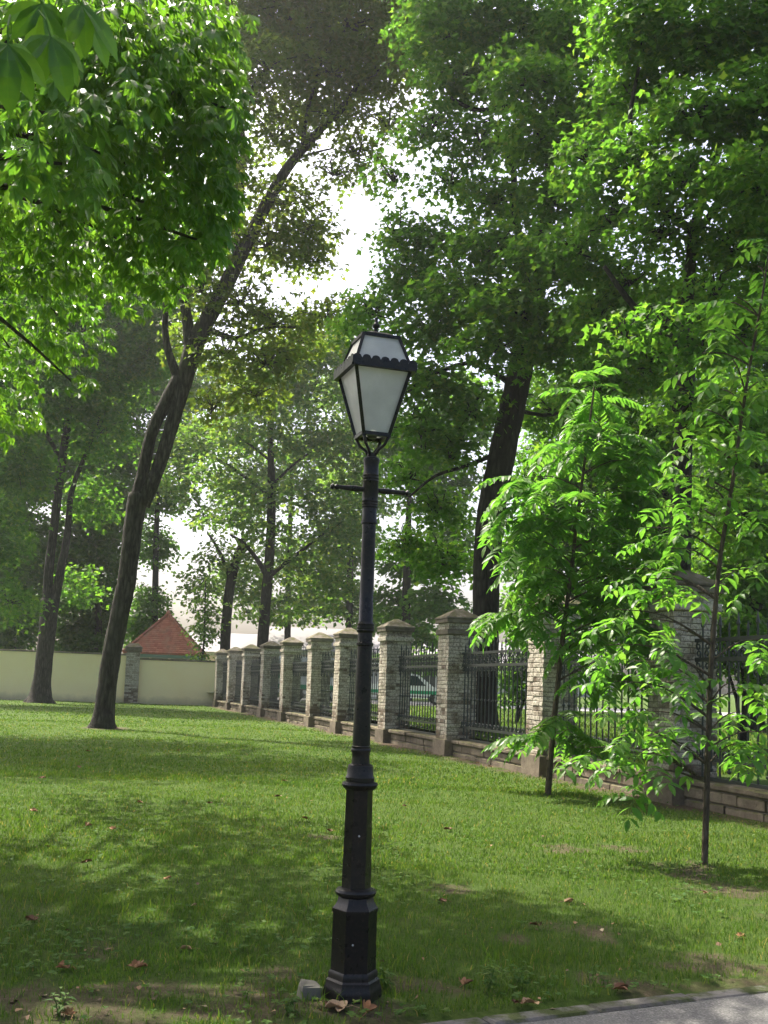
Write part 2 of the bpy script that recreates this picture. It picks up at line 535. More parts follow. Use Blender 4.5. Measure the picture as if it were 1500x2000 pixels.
def soil_at(x, y):
    s = np.zeros_like(x)
    for cx, cy, rx, ry in soil_pts:
        s = np.maximum(s, np.clip(1.1 - np.sqrt(((x - cx) / rx) ** 2 + ((y - cy) / ry) ** 2) + 1.1 * (vnoise(x, y, .16, 7) - .5), 0, .62))
    pd = pdist(x, y)
    s = np.maximum(s, np.clip(1 + pd / .2, 0, 1) * (.1 + .7 * vnoise(x, y, .2, 3)))
    fd = fdist(x, y)
    s = np.maximum(s, np.clip(1.15 - (fd - .3) / .75, 0, 1) * (.35 + .75 * vnoise(x, y, .5, 5)))
    for p, r in ((tree1_base, 1.0), (tree2_base, 1.1)):
        s = np.maximum(s, np.clip(1.2 - np.hypot(x - p.x, y - p.y) / r, 0, 1))
    s = np.maximum(s, .55 * np.clip((vnoise(x, y, .55, 9) - .72) / .2, 0, 1) * np.clip((11 - y) / 5, 0, 1))
    return s


def lawn_h(x, y):
    return (vnoise(x, y, 1.7, 2) - .5) * .05 * np.clip((y - 3) / 4, 0, 1) + (vnoise(x, y, .4, 6) - .5) * .018


ys = [-60, -30, -12, -4, 0, 2]
y = 3.0
while y < 30: ys.append(y); y += .065 * max(1, y / 7)
ys += list(np.linspace(31, 80, 60)) + [90, 110, 140, 200, 260]
xs = [-260, -180, -100, -60, -40, -30] + list(np.arange(-24, -8, .5)) + list(np.arange(-8, 9, .11)) + list(np.arange(9, 14, .5)) + [16, 20, 30, 60, 100, 180, 260]
ys, xs = np.array(ys), np.array(xs)
X, Y = np.meshgrid(xs, ys)
near = (np.abs(X) < 30) & (Y > 2.5) & (Y < 80)
Z = np.where(near, lawn_h(X, Y), 0)
Z = np.where(pdist(X, Y) > -.12, -.03, Z)
ny, nx = X.shape
idx = np.arange(nx * ny).reshape(ny, nx)
fc = np.stack([idx[:-1, :-1], idx[:-1, 1:], idx[1:, 1:], idx[1:, :-1]], -1).reshape(-1, 4)
me = np_mesh('lawn', np.stack([X, Y, Z], -1).reshape(-1, 3), fc, M['lawn'])
a = me.attributes.new('soil', 'FLOAT', 'POINT')
a.data.foreach_set('value', np.where(near, soil_at(X, Y), 0).astype(np.float32).ravel())
tag(link('lawn', me), kind='structure')

hm = bpy.data.materials.new('haze'); hm.use_nodes = True
ht_ = hm.node_tree
ht_.nodes.remove(ht_.nodes['Principled BSDF'])
hv = ht_.nodes.new('ShaderNodeVolumePrincipled')
hv.inputs['Color'].default_value = (.95, .97, 1, 1)
hv.inputs['Density'].default_value = .00045
hv.inputs['Anisotropy'].default_value = .65
ht_.links.new(hv.outputs[0], ht_.nodes['Material Output'].inputs['Volume'])
tag(MB().box(-265, -65, -1.2, 265, 265, 31).build('haze', hm), kind='stuff')

# path with its kerb stones
pb = MB()
o0 = pathA + pn * .125
L0, L1 = -14, 14
vs = []
for l in np.linspace(L0, L1, 29):
    for d_ in (0, 3.2):
        q = o0 + pdir * l + pn * d_
        vs.append((q.x, q.y, .0))
pb.add(vs, [(2 * i, 2 * i + 1, 2 * i + 3, 2 * i + 2) for i in range(28)])
path = tag(pb.build('path', M['asphalt']), kind='structure')
for i in range(34):
    l0 = -9.5 + i * .6
    k = MB()
    jx = random.uniform(-.008, .008)
    Mx = Matrix.Translation(pathA + pdir * l0 + pn * jx) @ Matrix.Rotation(math.atan2(pdir.y, pdir.x) + random.uniform(-.01, .01), 4, 'Z')
    k.cbox(.008, -.115, -.08, .592, 0.0, .006 + random.uniform(-.006, .006), .012, Mx)
    k.build('kerb_stone', M['kerb_stone'], path)

# ground outside the fence, rising to the street
vs, fs = [], []
rows = [-6, 5, 15, 25, 35, 48, 60, 75, 110, 255]
p0 = fA - fn * .2
for yy in rows:
    s = (yy - p0.y) / fdir.y
    x0 = p0.x + fdir.x * s
    if yy > 66: x0 = p0.x + fdir.x * ((66 - p0.y) / fdir.y) - (yy - 66) * .6
    for d_ in (0, 6, 20, 60, 230):
        vs.append((x0 + d_, yy, zo(yy)))
for r in range(len(rows) - 1):
    for c_ in range(4):
        a_ = r * 5 + c_
        fs.append((a_, a_ + 1, a_ + 6, a_ + 5))
tag(MB().add(vs, fs).build('outer_ground', M['lawn']), kind='structure')
sy0, sy1 = 50.5, 58.5
sx = fA.x + fdir.x * ((sy1 - fA.y) / fdir.y) + .3
tag(MB().add([(sx + 3.2, sy0, zo(sy0) + .02), (120, sy0, zo(sy0) + .02), (120, sy1, zo(sy1) + .02), (sx + .8, sy1, zo(sy1) + .02)], [(0, 1, 2, 3)]).build('street', M['street_asphalt']), kind='structure')

# ------------------------------------------------------------------ brick pillars
PW = .7
SH0, SH1 = .38, 2.72
pill_px = [1333, 1077, 892, 771, 676, 622, 567, 525, 487, 458, 433]


def fence_at(px):
    hy = 1341 + (px - 750) * math.tan(ROLL)
    d = ray(px, hy)
    # CAM + t d = fA + s fdir
    den = d.x * fdir.y - d.y * fdir.x
    t_ = (fA.x * fdir.y - fA.y * fdir.x) / den
    return Vector((d.x * t_, d.y * t_, 0))


pill_pos = [fence_at(p) for p in pill_px]
pill_lab = ['nearest whitewashed brick pillar, behind the dark sapling trunk at the right',
            'brick pillar half hidden by the leaves of the pale pinnate sapling',
            'whitewashed brick pillar with reddish band just left of the pale sapling',
            'brick pillar with mossy cap first to the right of the lamp post',
            'brick pillar half hidden directly behind the black lamp post',
            'brown brick pillar first to the left of the lamp post',
            'brick pillar second to the left of the lamp post',
            'brick pillar third to the left of the lamp post, with tan cap',
            'brick pillar fourth to the left of the lamp post, beside a dark iron panel',
            'second last small brick pillar before the yellow wall',
            'last brick pillar of the fence, touching the yellow wall']

course = .0865
ncourse = int((SH1 - SH0) / course)
bt = .115
brick_meshes = {}


def brick_mesh(len_, k):
    key = (round(len_, 3), k)
    if key not in brick_meshes:
        r_ = random.Random(k * 7 + int(len_ * 1000))
        q = MB().cbox(-len_ / 2, -bt / 2, -.037, len_ / 2, bt / 2, .037, .006)
        q.v = [(v[0] + r_.uniform(-.003, .003), v[1] + r_.uniform(-.004, .004), v[2] + r_.uniform(-.003, .003)) for v in q.v]
        brick_meshes[key] = q.mesh('brick', M['brick'])
    return brick_meshes[key]


def strip(side, k):
    """centre, angle, length of the bricks of one course on one side (pillar frame: x along the fence, y towards the lawn)"""
    run = PW - bt
    flip = k % 2
    cuts = [(0, .5), (.5, 1)] if flip else [(0, .25), (.25, .75), (.75, 1)]
    out = []
    for a_, b_ in cuts:
        l = (b_ - a_) * run - .009
        c_ = (a_ + b_) / 2 * run - PW / 2 + (0 if flip else bt)
        out.append((c_, l))
    res = []
    for c_, l in out:
        ang = side * math.pi / 2
        v = Matrix.Rotation(ang, 3, 'Z') @ Vector((c_, -PW / 2 + bt / 2, 0))
        res.append((v, ang, l))
    return res


def make_pillar(i):
    root = empty('brick_pillar', pill_pos[i], pill_lab[i], 'pillar', 'brick pillars of the iron fence', FANG + random.uniform(-.015, .015))
    root.rotation_euler.x, root.rotation_euler.y = random.uniform(-.01, .01), random.uniform(-.01, .01)
    h = PW / 2
    MB().box(-h + .012, -h + .012, SH0, h - .012, h - .012, 3.0).build('mortar_core', M['mortar'], root)
    MB().cbox(-h - .05, -h - .05, -.1, h + .05, h + .05, SH0, .02).build('pedestal', M['wall_stone'], root)
    rest = MB()
    for k in range(ncourse + 1):
        z = SH0 + (k + .5) * course
        if z + .04 > SH1 + .03: continue
        for side in range(4):
            # visible sides: the near end (-x of the fence direction) and the lawn side (+y)
            single = i <= 4 and side in VIS
            for v, ang, l in strip(side, k):
                jit = random.uniform(-.006, .006)
                Mx = Matrix.Translation((v.x, v.y, z)) @ Matrix.Rotation(ang + random.uniform(-.012, .012), 4, 'Z') @ Matrix.Translation((0, jit, 0))
                if single:
                    o_ = link('brick', brick_mesh(l, random.randrange(3)), root)
                    o_.matrix_local = Mx
                else:
                    rest.cbox(-l / 2, -bt / 2, -.037, l / 2, bt / 2, .037, .006, Mx)
    if rest.v: tag(rest.build('brickwork', M['brick'], root), kind='stuff')
    # band, neck courses, cornice, pyramid cap
    e = h + .045
    for x0, x1 in ((-e, -.02), (-.012, e)):
        MB().cbox(x0, -e, 2.725, x1, e, 2.842, .012).build('band_stone', M['brick' if i != 2 else 'cap_stone'], root)
    for zz in (2.845, 2.915):
        off = .1 if zz > 2.9 else -.1
        for x0, x1 in ((-h - .004, off - .005), (off + .005, h + .004)):
            MB().cbox(x0, -h - .004, zz, x1, h + .004, zz + .064, .006).build('neck_brick', M['brick'], root)
    e = h + .06
    for x0, x1 in ((-e, .03), (.038, e)):
        MB().cbox(x0, -e, 2.985, x1, e, 3.085, .012).build('cornice_stone', M['cap_stone'], root)
    e = h + .075
    q = MB()
    ring = lambda z, s: [(-s, -s, z), (s, -s, z), (s, s, z), (-s, s, z)]
    q.add(ring(3.088, e) + ring(3.12, e) + ring(3.27, e * .42) + ring(3.335, .06), [(3, 2, 1, 0)] + [(k * 4 + j, k * 4 + (j + 1) % 4, k * 4 + 4 + (j + 1) % 4, k * 4 + 4 + j) for k in range(3) for j in range(4)] + [(12, 13, 14, 15)])
    q.v = [(v[0] + random.uniform(-.006, .006), v[1] + random.uniform(-.006, .006), v[2]) for v in q.v]
    q.build('cap', M['cap_stone'], root)
    return root


# local frame: +x = along fdir (away from the camera); side 0 faces local -y, side 3 faces local -x
lawn_local_y = (Matrix.Rotation(-FANG, 3, 'Z') @ fn).y
VIS = (2 if lawn_local_y > 0 else 0, 3)
# one more pillar outside the frame, to the right, carries the nearest panel
pill_pos.insert(0, pill_pos[0] - fdir * 4.4)
pill_lab.insert(0, 'brick pillar outside the right edge of the view')
pill_pos_all, pill_lab_all = pill_pos, pill_lab
pill_pos, pill_lab = pill_pos_all[1:], pill_lab_all[1:]
for i in range(len(pill_pos)): make_pillar(i)
pill_pos, pill_lab = pill_pos + pill_pos_all[:1], pill_lab + pill_lab_all[:1]
make_pillar(len(pill_pos) - 1)

# ------------------------------------------------------------------ iron panels and the low wall between pillars
bar_m = MB().tube([(0, 0, .40), (0, 0, 2.5)], .015, 6)
bar_m.lathe([(.006, 2.46), (.028, 2.5), (.02, 2.54), (.004, 2.65)], 6)
bar_m.lathe([(.015, 1.25), (.028, 1.27), (.028, 1.29), (.015, 1.31)], 6)
bar_m = bar_m.mesh('bar', M['fence_iron'])
bar2_m = MB().tube([(0, 0, .54), (0, 0, 2.42)], .015, 6)
bar2_m.lathe([(.008, .495), (.032, .515), (.032, .535), (.008, .555)], 8)
bar2_m.lathe([(.004, 2.4), (.02, 2.425), (.003, 2.53)], 6)
bar2_m.lathe([(.015, 1.25), (.028, 1.27), (.028, 1.29), (.015, 1.31)], 6)
bar2_m = bar2_m.mesh('bar', M['fence_iron'])
sc_pts = []
for k in range(13):
    q = k / 12
    a_ = -math.pi / 2 + q * 2.1 * math.pi
    r_ = .06 * (1 - .62 * q)
    sc_pts.append((r_ * math.cos(a_), 0, r_ * math.sin(a_)))
scroll_m = MB().tube(sc_pts, .0125, 4).mesh('scroll', M['fence_iron'])

seg_lab = ['iron fence panel at the right edge, beyond the dark sapling trunk',
           'iron fence panel behind the low hanging sapling leaves',
           'iron fence panel crossed by the thick dark tree trunk',
           'iron fence panel with the white and green car showing through',
           'iron fence panel just right of the lamp post',
           'iron fence panel just left of the lamp post, with green lawn behind it',
           'iron fence panel second left of the lamp post',
           'iron fence panel third left of the lamp post',
           'dark narrow iron panel between small pillars, third from the yellow wall',
           'dark narrow iron panel between small pillars, second from the yellow wall',
           'dark narrow iron panel next to the yellow wall']
for i in range(len(pill_pos_all) - 1):
    a_, b_ = pill_pos_all[i], pill_pos_all[i + 1]
    L = (b_ - a_).length - PW - .12
    org = a_ + fdir * (PW / 2 + .06)
    root = empty('fence_panel', org, seg_lab[i], 'fence', 'iron fence panels between the brick pillars', FANG)
    for z, hh in ((.40, .024), (.66, .026), (2.03, .03), (2.3, .026)):
        MB().box(-.07, -.02, z - hh, L + .07, .02, z + hh).build('rail', M['fence_iron'], root)
    nb = max(8, int(round(L / .215)))
    far = MB()
    for k in range(nb):
        x = (k + .5) * L / nb
        link('bar', bar2_m if k % 2 else bar_m, root).location = (x, 0, 0)
        for z, rx in ((.735, 0), (1.95, math.pi), (2.11, 0), (2.22, math.pi), (1.83, math.pi)):
            if z == 1.83 and k % 2: continue
            sgn = 1 if k % 2 else -1
            dx = L / nb * .5
            if i < 4:
                o_ = link('scroll', scroll_m, root)
                o_.location = (x + dx * (.98 if z != 1.83 else .3), 0, z)
                o_.rotation_euler = (0, rx, 0)
                o_.scale = (sgn, 1, 1.05)
            else:
                Mx = Matrix.Translation((x + dx, 0, z)) @ Matrix.Rotation(rx, 4, 'Y') @ Matrix.Scale(sgn, 4, (1, 0, 0))
                far.tube([Mx @ Vector(p) for p in sc_pts[::2]], .013, 3, False)
    if far.v: tag(far.build('scrollwork', M['fence_iron'], root), kind='stuff')

low_lab = ['low stone wall under the nearest iron panel at the right edge', 'low stone wall behind the base of the pale sapling',
           'low stone wall with mossy coping under the panel with the dark trunk', 'low stone wall under the panel with the white car',
           'low stone wall just right of the lamp post', 'low mossy stone wall just left of the lamp post', 'low stone wall second left of the lamp post',
           'low stone wall third left of the lamp post', 'low mossy wall third from the yellow wall', 'low mossy wall second from the yellow wall', 'low mossy wall next to the yellow wall']
for i in range(len(pill_pos_all) - 1):
    a_, b_ = pill_pos_all[i], pill_pos_all[i + 1]
    L = (b_ - a_).length - PW - .1
    org = a_ + fdir * (PW / 2 + .05)
    root = empty('low_wall', org, low_lab[i], 'wall', 'low stone walls under the fence', FANG)
    s = 1 if lawn_local_y > 0 else -1
    MB().box(0, -.17, -.1, L, .17, .28).build('wall_core', M['mortar'], root)
    for cz, chh in ((-.06, .165), (.112, .165)):
        x = 0
        while x < L - .05:
            l = min(random.uniform(.34, .72), L - x)
            if L - x - l < .2: l = L - x
            d_ = random.uniform(-.018, .018)
            y0, y1 = (.0, .205 + d_) if s > 0 else (-.205 - d_, .0)
            MB().cbox(x + .007, y0, cz + .006, x + l - .007, y1, cz + chh - .004 + random.uniform(-.012, .004), .018).build('stone', M['wall_stone'], root)
            x += l
    x = 0
    while x < L - .05:
        l = min(random.uniform(.7, 1.15), L - x)
        if L - x - l < .35: l = L - x
        d_ = random.uniform(-.02, .03)
        y0, y1 = (-.22, .25 + d_) if s > 0 else (-.25 - d_, .22)
        MB().cbox(x + .005, y0, .285, x + l - .005, y1, .375 + random.uniform(-.012, .012), .022).build('coping_stone', M['wall_stone'], root)
        x += l

# ------------------------------------------------------------------ yellow boundary wall at the far end
wA, wB = G(-900, 1342), G(425, 1379.5)
wA, wB = G(0, 1366), G(425, 1379)
wdir = (wB - wA); wdir.z = 0; wdir.normalize()
wang = math.atan2(wdir.y, wdir.x)


def wall_at(px, py):
    d = ray(px, py)
    den = d.x * wdir.y - d.y * wdir.x
    t_ = (wA.x * wdir.y - wA.y * wdir.x) / den
    return CAM + d * t_


def wall_seg(pl, pr, ptop, label, ext=0.0):
    a_, b_ = wall_at(pl, 1340), wall_at(pr, 1340)
    top = wall_at(*ptop).z
    a_.z = b_.z = 0
    a_ = a_ - wdir * ext
    L = (b_ - a_).length
    root = empty('boundary_wall', a_, label, 'wall', None, wang)
    MB().box(0, 0, -.2, L, .3, top - .1).build('plaster_face', M['plaster'], root)
    x = 0
    n = max(1, int(L / 1.0))
    for k in range(n):
        MB().cbox(k * L / n + .004, -.05, top - .098, (k + 1) * L / n - .004, .35, top, .015).build('coping_slab', M['cap_stone'], root)


wall_seg(0, 243, (120, 1272), 'long yellow plastered wall behind the two big left trunks', 14)
wall_seg(269, 424, (347, 1288), 'yellow plastered wall in front of the red roofed hut')
pz = wall_at(257, 1340); pz.z = 0
root = empty('wall_pier', pz, 'grey brick pier with domed cap between the two yellow walls', 'pillar', None, wang)
ph = wall_at(257, 1262).z
MB().box(-.37, -.17, -.1, .37, .5, ph - .12).build('mortar_core', M['mortar'], root)
q = MB()
nz_ = int((ph - .35) / .11)
for k in range(nz_):
    for j in range(3 if k % 2 else 2):
        n_ = 3 if k % 2 else 2
        w_ = .8 / n_
        q.cbox(-.4 + j * w_ + .006, -.2, k * .11, -.4 + (j + 1) * w_ - .006, .52, k * .11 + .1, .008)
tag(q.build('brickwork', M['brick'], root), kind='stuff')
MB().cbox(-.47, -.27, ph - .3, .47, .6, ph - .12, .02).build('band_stone', M['cap_stone'], root)
q = MB()
q.add([(-.5, -.3, ph - .12), (.5, -.3, ph - .12), (.5, .62, ph - .12), (-.5, .62, ph - .12), (-.5, -.3, ph - .04), (.5, -.3, ph - .04), (.5, .62, ph - .04), (-.5, .62, ph - .04),
       (-.25, -.05, ph + .18), (.25, -.05, ph + .18), (.25, .4, ph + .18), (-.25, .4, ph + .18)],
      [(3, 2, 1, 0), (0, 1, 5, 4), (1, 2, 6, 5), (2, 3, 7, 6), (3, 0, 4, 7), (4, 5, 9, 8), (5, 6, 10, 9), (6, 7, 11, 10), (7, 4, 8, 11), (8, 9, 10, 11)])
q.build('cap', M['cap_stone'], root)

# ------------------------------------------------------------------ hut with the red tiled roof
HY = 74.0
hl, hr_, hap = P(250, 1272, HY), P(394, 1281, HY), P(332, 1199, HY + 2)
hw = (hr_.x - hl.x) / 2
hc = Vector(((hl.x + hr_.x) / 2 * (HY + hw) / HY + .1, HY + hw, 0))
ez, az = (hl.z + hr_.z) / 2, hap.z
root = empty('hut', hc, 'small hut with red tiled hipped roof behind the yellow wall', 'hut', None, R(2))
bw = hw - .3
MB().box(-bw, -bw, -.2, bw, bw, ez - .2).build('wall', M['white_plaster'], root)
MB().box(-hw + .05, -hw + .05, ez - .28, hw - .05, hw - .05, ez - .08).build('eave_board', M['eave_green'], root)
for x in (-1.35, -.05, 1.25):
    wn = MB().box(x - .55, -bw - .03, ez - 1.3, x + .55, -bw + .02, ez - .32).build('window_frame', M['eave_green'], root)
    MB().box(x - .46, -bw - .04, ez - 1.2, x + .46, -bw - .02, ez - .36).build('pane', M['window_dark'], wn)
MB().add([(-hw, -hw, ez - .075), (hw, -hw, ez - .075), (hw, hw, ez - .075), (-hw, hw, ez - .075), (0, 0, az - .06)], [(3, 2, 1, 0), (0, 1, 4), (1, 2, 4), (2, 3, 4), (3, 0, 4)]).build('roof_deck', M['tile'], root)
q = MB()
sl = math.hypot(hw, az - ez)
nrow = 20
for side in range(4):
    Rm = Matrix.Rotation(side * math.pi / 2, 3, 'Z')
    for r_ in range(nrow):
        t0, t1 = r_ / nrow, (r_ + 1.25) / nrow
        wrow = hw * (1 - t0)
        n_ = max(1, int(wrow * 2 / .22))
        off = .11 if r_ % 2 else 0
        for k in range(n_ + 1):
            x0 = -wrow + k * .22 - off
            x1 = x0 + .2
            x0, x1 = max(x0, -wrow), min(x1, wrow)
            if x1 - x0 < .06: continue
            sq = min(1.0, (1 - t1) / max(1e-3, 1 - t0))
            xa, xb = max(x0, -hw * (1 - t1)), min(x1, hw * (1 - t1))
            if xb - xa < .02: xa = xb = (xa + xb) / 2
            lift = .055 + random.uniform(0, .02)
            pts_ = [Vector((x0, -hw * (1 - t0), ez + (az - ez) * t0 + lift)), Vector((x1, -hw * (1 - t0), ez + (az - ez) * t0 + lift)),
                    Vector((xb, -hw * (1 - t1), ez + (az - ez) * t1 + .01)), Vector((xa, -hw * (1 - t1), ez + (az - ez) * t1 + .01)),
                    Vector((x0, -hw * (1 - t0), ez + (az - ez) * t0 - .02)), Vector((x1, -hw * (1 - t0), ez + (az - ez) * t0 - .02))]
            q.add([Rm @ p_ for p_ in pts_], [(0, 1, 2, 3), (4, 5, 1, 0)])
tag(q.build('roof_tiles', M['tile'], root), kind='stuff')
for side in range(4):
    Rm = Matrix.Rotation(side * math.pi / 2, 3, 'Z')
    q = MB()
    for k in range(14):
        p0_, p1_ = Vector((-hw, -hw, ez)).lerp(Vector((0, 0, az)), k / 14), Vector((-hw, -hw, ez)).lerp(Vector((0, 0, az)), (k + 1.15) / 14)
        q.tube([Rm @ p0_ + Vector((0, 0, .05)), Rm @ p1_ + Vector((0, 0, .03))], [.13, .1], 6)
    q.build('hip_tiles', M['tile'], root)
MB().lathe([(.16, az), (.18, az + .1), (.08, az + .25), (.02, az + .3)], 8).build('finial', M['tile'], root)

# ------------------------------------------------------------------ buildings and railing across the street
def facade(name, cx, cy, wd, dp, h, roofh, wall, label, rz=0.0, nwin=5, rows_=2):
    root = empty(name, (cx, cy, 0), label, 'building', None, rz)
    MB().box(-wd / 2, 0, 0, wd / 2, dp, h).build('wall', M[wall], root)
    MB().box(-wd / 2 - .12, -.12, h - .35, wd / 2 + .12, 0, h).build('cornice', M['white_plaster'], root)
    e = .4
    MB().add([(-wd / 2 - e, -e, h), (wd / 2 + e, -e, h), (wd / 2 + e, dp + e, h), (-wd / 2 - e, dp + e, h), (-wd / 2 + 2, dp / 2, h + roofh), (wd / 2 - 2, dp / 2, h + roofh)],
             [(3, 2, 1, 0), (0, 1, 5, 4), (1, 2, 5), (2, 3, 4, 5), (3, 0, 4)]).build('roof', M['grey_roof'], root)
    for r_ in range(rows_):
        for k in range(nwin):
            x = -wd / 2 + (k + .5) * wd / nwin
            z = 1.4 + r_ * 3.3
            fr_ = MB().box(x - .7, -.06, z, x + .7, .0, z + 1.9).build('window_frame', M['white_plaster'], root)
            for s_ in (-1, 1):
                MB().box(x + s_ * .31 - .26, -.08, z + .12, x + s_ * .31 + .26, -.055, z + 1.78).build('pane', M['window_dark'], fr_)


c_ = P(640, 1340, 92)
facade('house', c_.x - 1, 92, 13, 9, 4.3, 2.2, 'pink_plaster', 'pink plastered house with grey roof across the street behind the lamp post', 0, 4, 1)
c_ = P(420, 1340, 100)
facade('house', c_.x, 102, 12, 9, 4.2, 2.0, 'pink_plaster', 'cream house glimpsed between far trunks right of the red roofed hut', 0, 4, 1)
c_ = P(1000, 1340, 105)
facade('house', c_.x, 106, 20, 9, 4.2, 2.2, 'white_plaster', 'white house far behind the thick trunk and the fence', 0, 5, 1)

rx0, rx1, ry = P(572, 1285, 62).x, P(745, 1285, 62).x, 62.0
root = empty('street_railing', (rx0, ry, zo(ry)), 'black street railing on pale base seen over the pillars left of the lamp', 'railing')
zt = P(650, 1262, 62).z - zo(ry)
zb = P(650, 1291, 62).z - zo(ry)
MB().box(0, -.15, -.2, rx1 - rx0, .15, zb).build('base_wall', M['white_plaster'], root)
for z in (zb + .12, zt - .12):
    MB().box(0, -.015, z - .02, rx1 - rx0, .015, z + .02).build('rail', M['fence_iron'], root)
pk = MB().tube([(0, 0, zb), (0, 0, zt)], .014, 5).mesh('picket', M['fence_iron'])
for k in range(int((rx1 - rx0) / .17)):
    link('picket', pk, root).location = (.08 + k * .17, 0, 0)

# ------------------------------------------------------------------ vehicles
def vehicle(name, x_front, yv, L, Hh, label, cat, kind):
    """side-on, front to the right; origin under the front bumper's middle"""
    z0 = zo(yv) + .02
    W = 1.7 if kind == 'car' else 1.95
    root = empty(name, (x_front, yv, z0), label, cat)
    if kind == 'car':
        low = [(0, .3), (.02, .62), (-.5, .78), (-1.05, .86), (-3.5, .9), (-L + .15, .92), (-L, .8), (-L, .3)]
        cab = [(-1.05, .86), (-1.75, Hh - .05), (-2.1, Hh), (-3.2, Hh), (-L + .35, .92)]
        win = [[(-1.4, .9), (-1.82, Hh - .12), (-2.3, Hh - .08), (-2.3, .9)], [(-2.4, .9), (-2.4, Hh - .08), (-3.15, Hh - .09), (-3.55, .93)]]
        wh, wr = (-.85, -.85 - 2.5), .31
        bands = [(.5, .66)]
    else:
        low = [(0, .35), (.02, .95), (-.15, 1.1), (-L, 1.1), (-L, .35)]
        cab = [(-.15, 1.1), (-.75, Hh - .1), (-1.1, Hh), (-L + .05, Hh), (-L, 1.1)]
        win = [[(-.5, 1.15), (-.92, Hh - .3), (-1.5, Hh - .25), (-1.5, 1.15)], [(-1.65, 1.15), (-1.65, Hh - .25), (-3.1, Hh - .25), (-3.1, 1.15)], [(-3.25, 1.15), (-3.25, Hh - .25), (-L + .2, Hh - .25), (-L + .2, 1.15)]]
        wh, wr = (-.9, -L + .9), .34
        bands = [(.55, .75)]
    # wheel arches cut into the lower outline
    arch = []
    outline = low[:]
    bottom = []
    for wx in sorted(wh):
        for k in range(9):
            a_ = math.pi * k / 8
            bottom.append((wx - (wr + .07) * math.cos(a_), .3 + (wr + .05) * math.sin(a_)))
    poly = outline + bottom
    def prism(poly, y0, y1):
        n_ = len(poly)
        return [(x, y0, z) for x, z in poly] + [(x, y1, z) for x, z in poly], [tuple(range(n_)), tuple(range(2 * n_ - 1, n_ - 1, -1))] + [(i, (i + 1) % n_, n_ + (i + 1) % n_, n_ + i)[::-1] for i in range(n_)]
    MB().add(*prism(poly, -W / 2, W / 2)).build('body', M['white_car_paint'], root)
    n_ = len(cab)
    vs_ = [(x, -W / 2 + .02 + max(0, z - 1) * .22, z) for x, z in cab] + [(x, W / 2 - .02 - max(0, z - 1) * .22, z) for x, z in cab]
    MB().add(vs_, [tuple(range(n_)), tuple(range(2 * n_ - 1, n_ - 1, -1))] + [(i, (i + 1) % n_, n_ + (i + 1) % n_, n_ + i)[::-1] for i in range(n_)]).build('cabin', M['white_car_paint'] if kind != 'greenvan' else M['green_paint'], root)
    for wp in win:
        vs_ = [(x, -W / 2 + .005 + max(0, z - 1) * .22, z) for x, z in wp]
        vs2 = [(x, -W / 2 + .05 + max(0, z - 1) * .22, z) for x, z in wp]
        k = len(wp)
        MB().add(vs_ + vs2, [tuple(range(k)), tuple(range(2 * k - 1, k - 1, -1))] + [(i, (i + 1) % k, k + (i + 1) % k, k + i) for i in range(k)]).build('side_window', M['dark_glass'], root)
    ws = cab[0:2]
    MB().add([(ws[0][0] + .02, -W / 2 + .15, ws[0][1] + .02), (ws[0][0] + .02, W / 2 - .15, ws[0][1] + .02), (ws[1][0] + .02, W / 2 - .22, ws[1][1]), (ws[1][0] + .02, -W / 2 + .22, ws[1][1])], [(0, 1, 2, 3)]).build('windscreen', M['dark_glass'], root)
    for z_0, z_1 in bands:
        MB().box(-L + .06, -W / 2 - .008, z_0, -.06, -W / 2 + .02, z_1).build('side_stripe', M['green_paint'], root)
    for wx in wh:
        for s_ in (-1, 1):
            tp = MB()
            Mx = Matrix.Translation((wx, s_ * (W / 2 - .1), .31)) @ Matrix.Rotation(math.pi / 2, 4, 'X')
            q = MB().lathe([(wr * .6, -.1), (wr * .93, -.1), (wr, -.06), (wr, .06), (wr * .93, .1), (wr * .6, .1)], 18)
            q.v = [tuple(Mx @ Vector(v)) for v in q.v]
            wo = q.build('wheel', M['tyre_rubber'], root)
            q = MB().lathe([(.05, -.108), (wr * .58, -.104), (wr * .62, -.09), (wr * .62, .09), (wr * .58, .104), (.05, .108)], 14)
            q.v = [tuple(Mx @ Vector(v)) for v in q.v]
            q.build('rim', M['wheel_metal'], wo)
        MB().box(wx - wr - .05, -W / 2 + .12, .2, wx + wr + .05, W / 2 - .12, .62).build('wheel_well', M['dark_trim'], root)
    MB().box(-.1, -W / 2 + .1, .55, .03, -W / 2 + .45, .7).build('headlight', M['wheel_metal'], root)
    MB().box(-.1, W / 2 - .45, .55, .03, W / 2 - .1, .7).build('headlight', M['wheel_metal'], root)
    MB().box(-L - .02, -W / 2 + .05, .6, -L + .05, -W / 2 + .3, .8).build('tail_light', M['lamp_red'], root)
    MB().box(-.06, -W / 2 + .04, .26, .06, W / 2 - .04, .5).build('bumper', M['dark_trim'], root)
    return root


cp = GO(868, 1372)
vehicle('parked_car', cp.x, 52.4, 4.15, 1.46, 'white car with green side stripe parked beyond the fence right of the lamp', 'car', 'car')
cp = P(690, 1372, 53)
van = vehicle('parked_van', cp.x, 53.0, 3.7, 2.1, 'white van with green rear panel parked beyond the fence left of the lamp', 'van', 'van')
MB().box(-3.68, -.99, 1.02, -2.7, -.965, 1.6).build('rear_panel', M['green_paint'], van)

# ------------------------------------------------------------------ street lamp
LY = 5.2
LB = G(688, 1943)
LY = LB.y
root = empty('street_lamp', LB, 'black cast iron street lamp with frosted lantern standing on the lawn', 'street lamp')


def lz(py, px=700):
    return P(px, py, LY).z


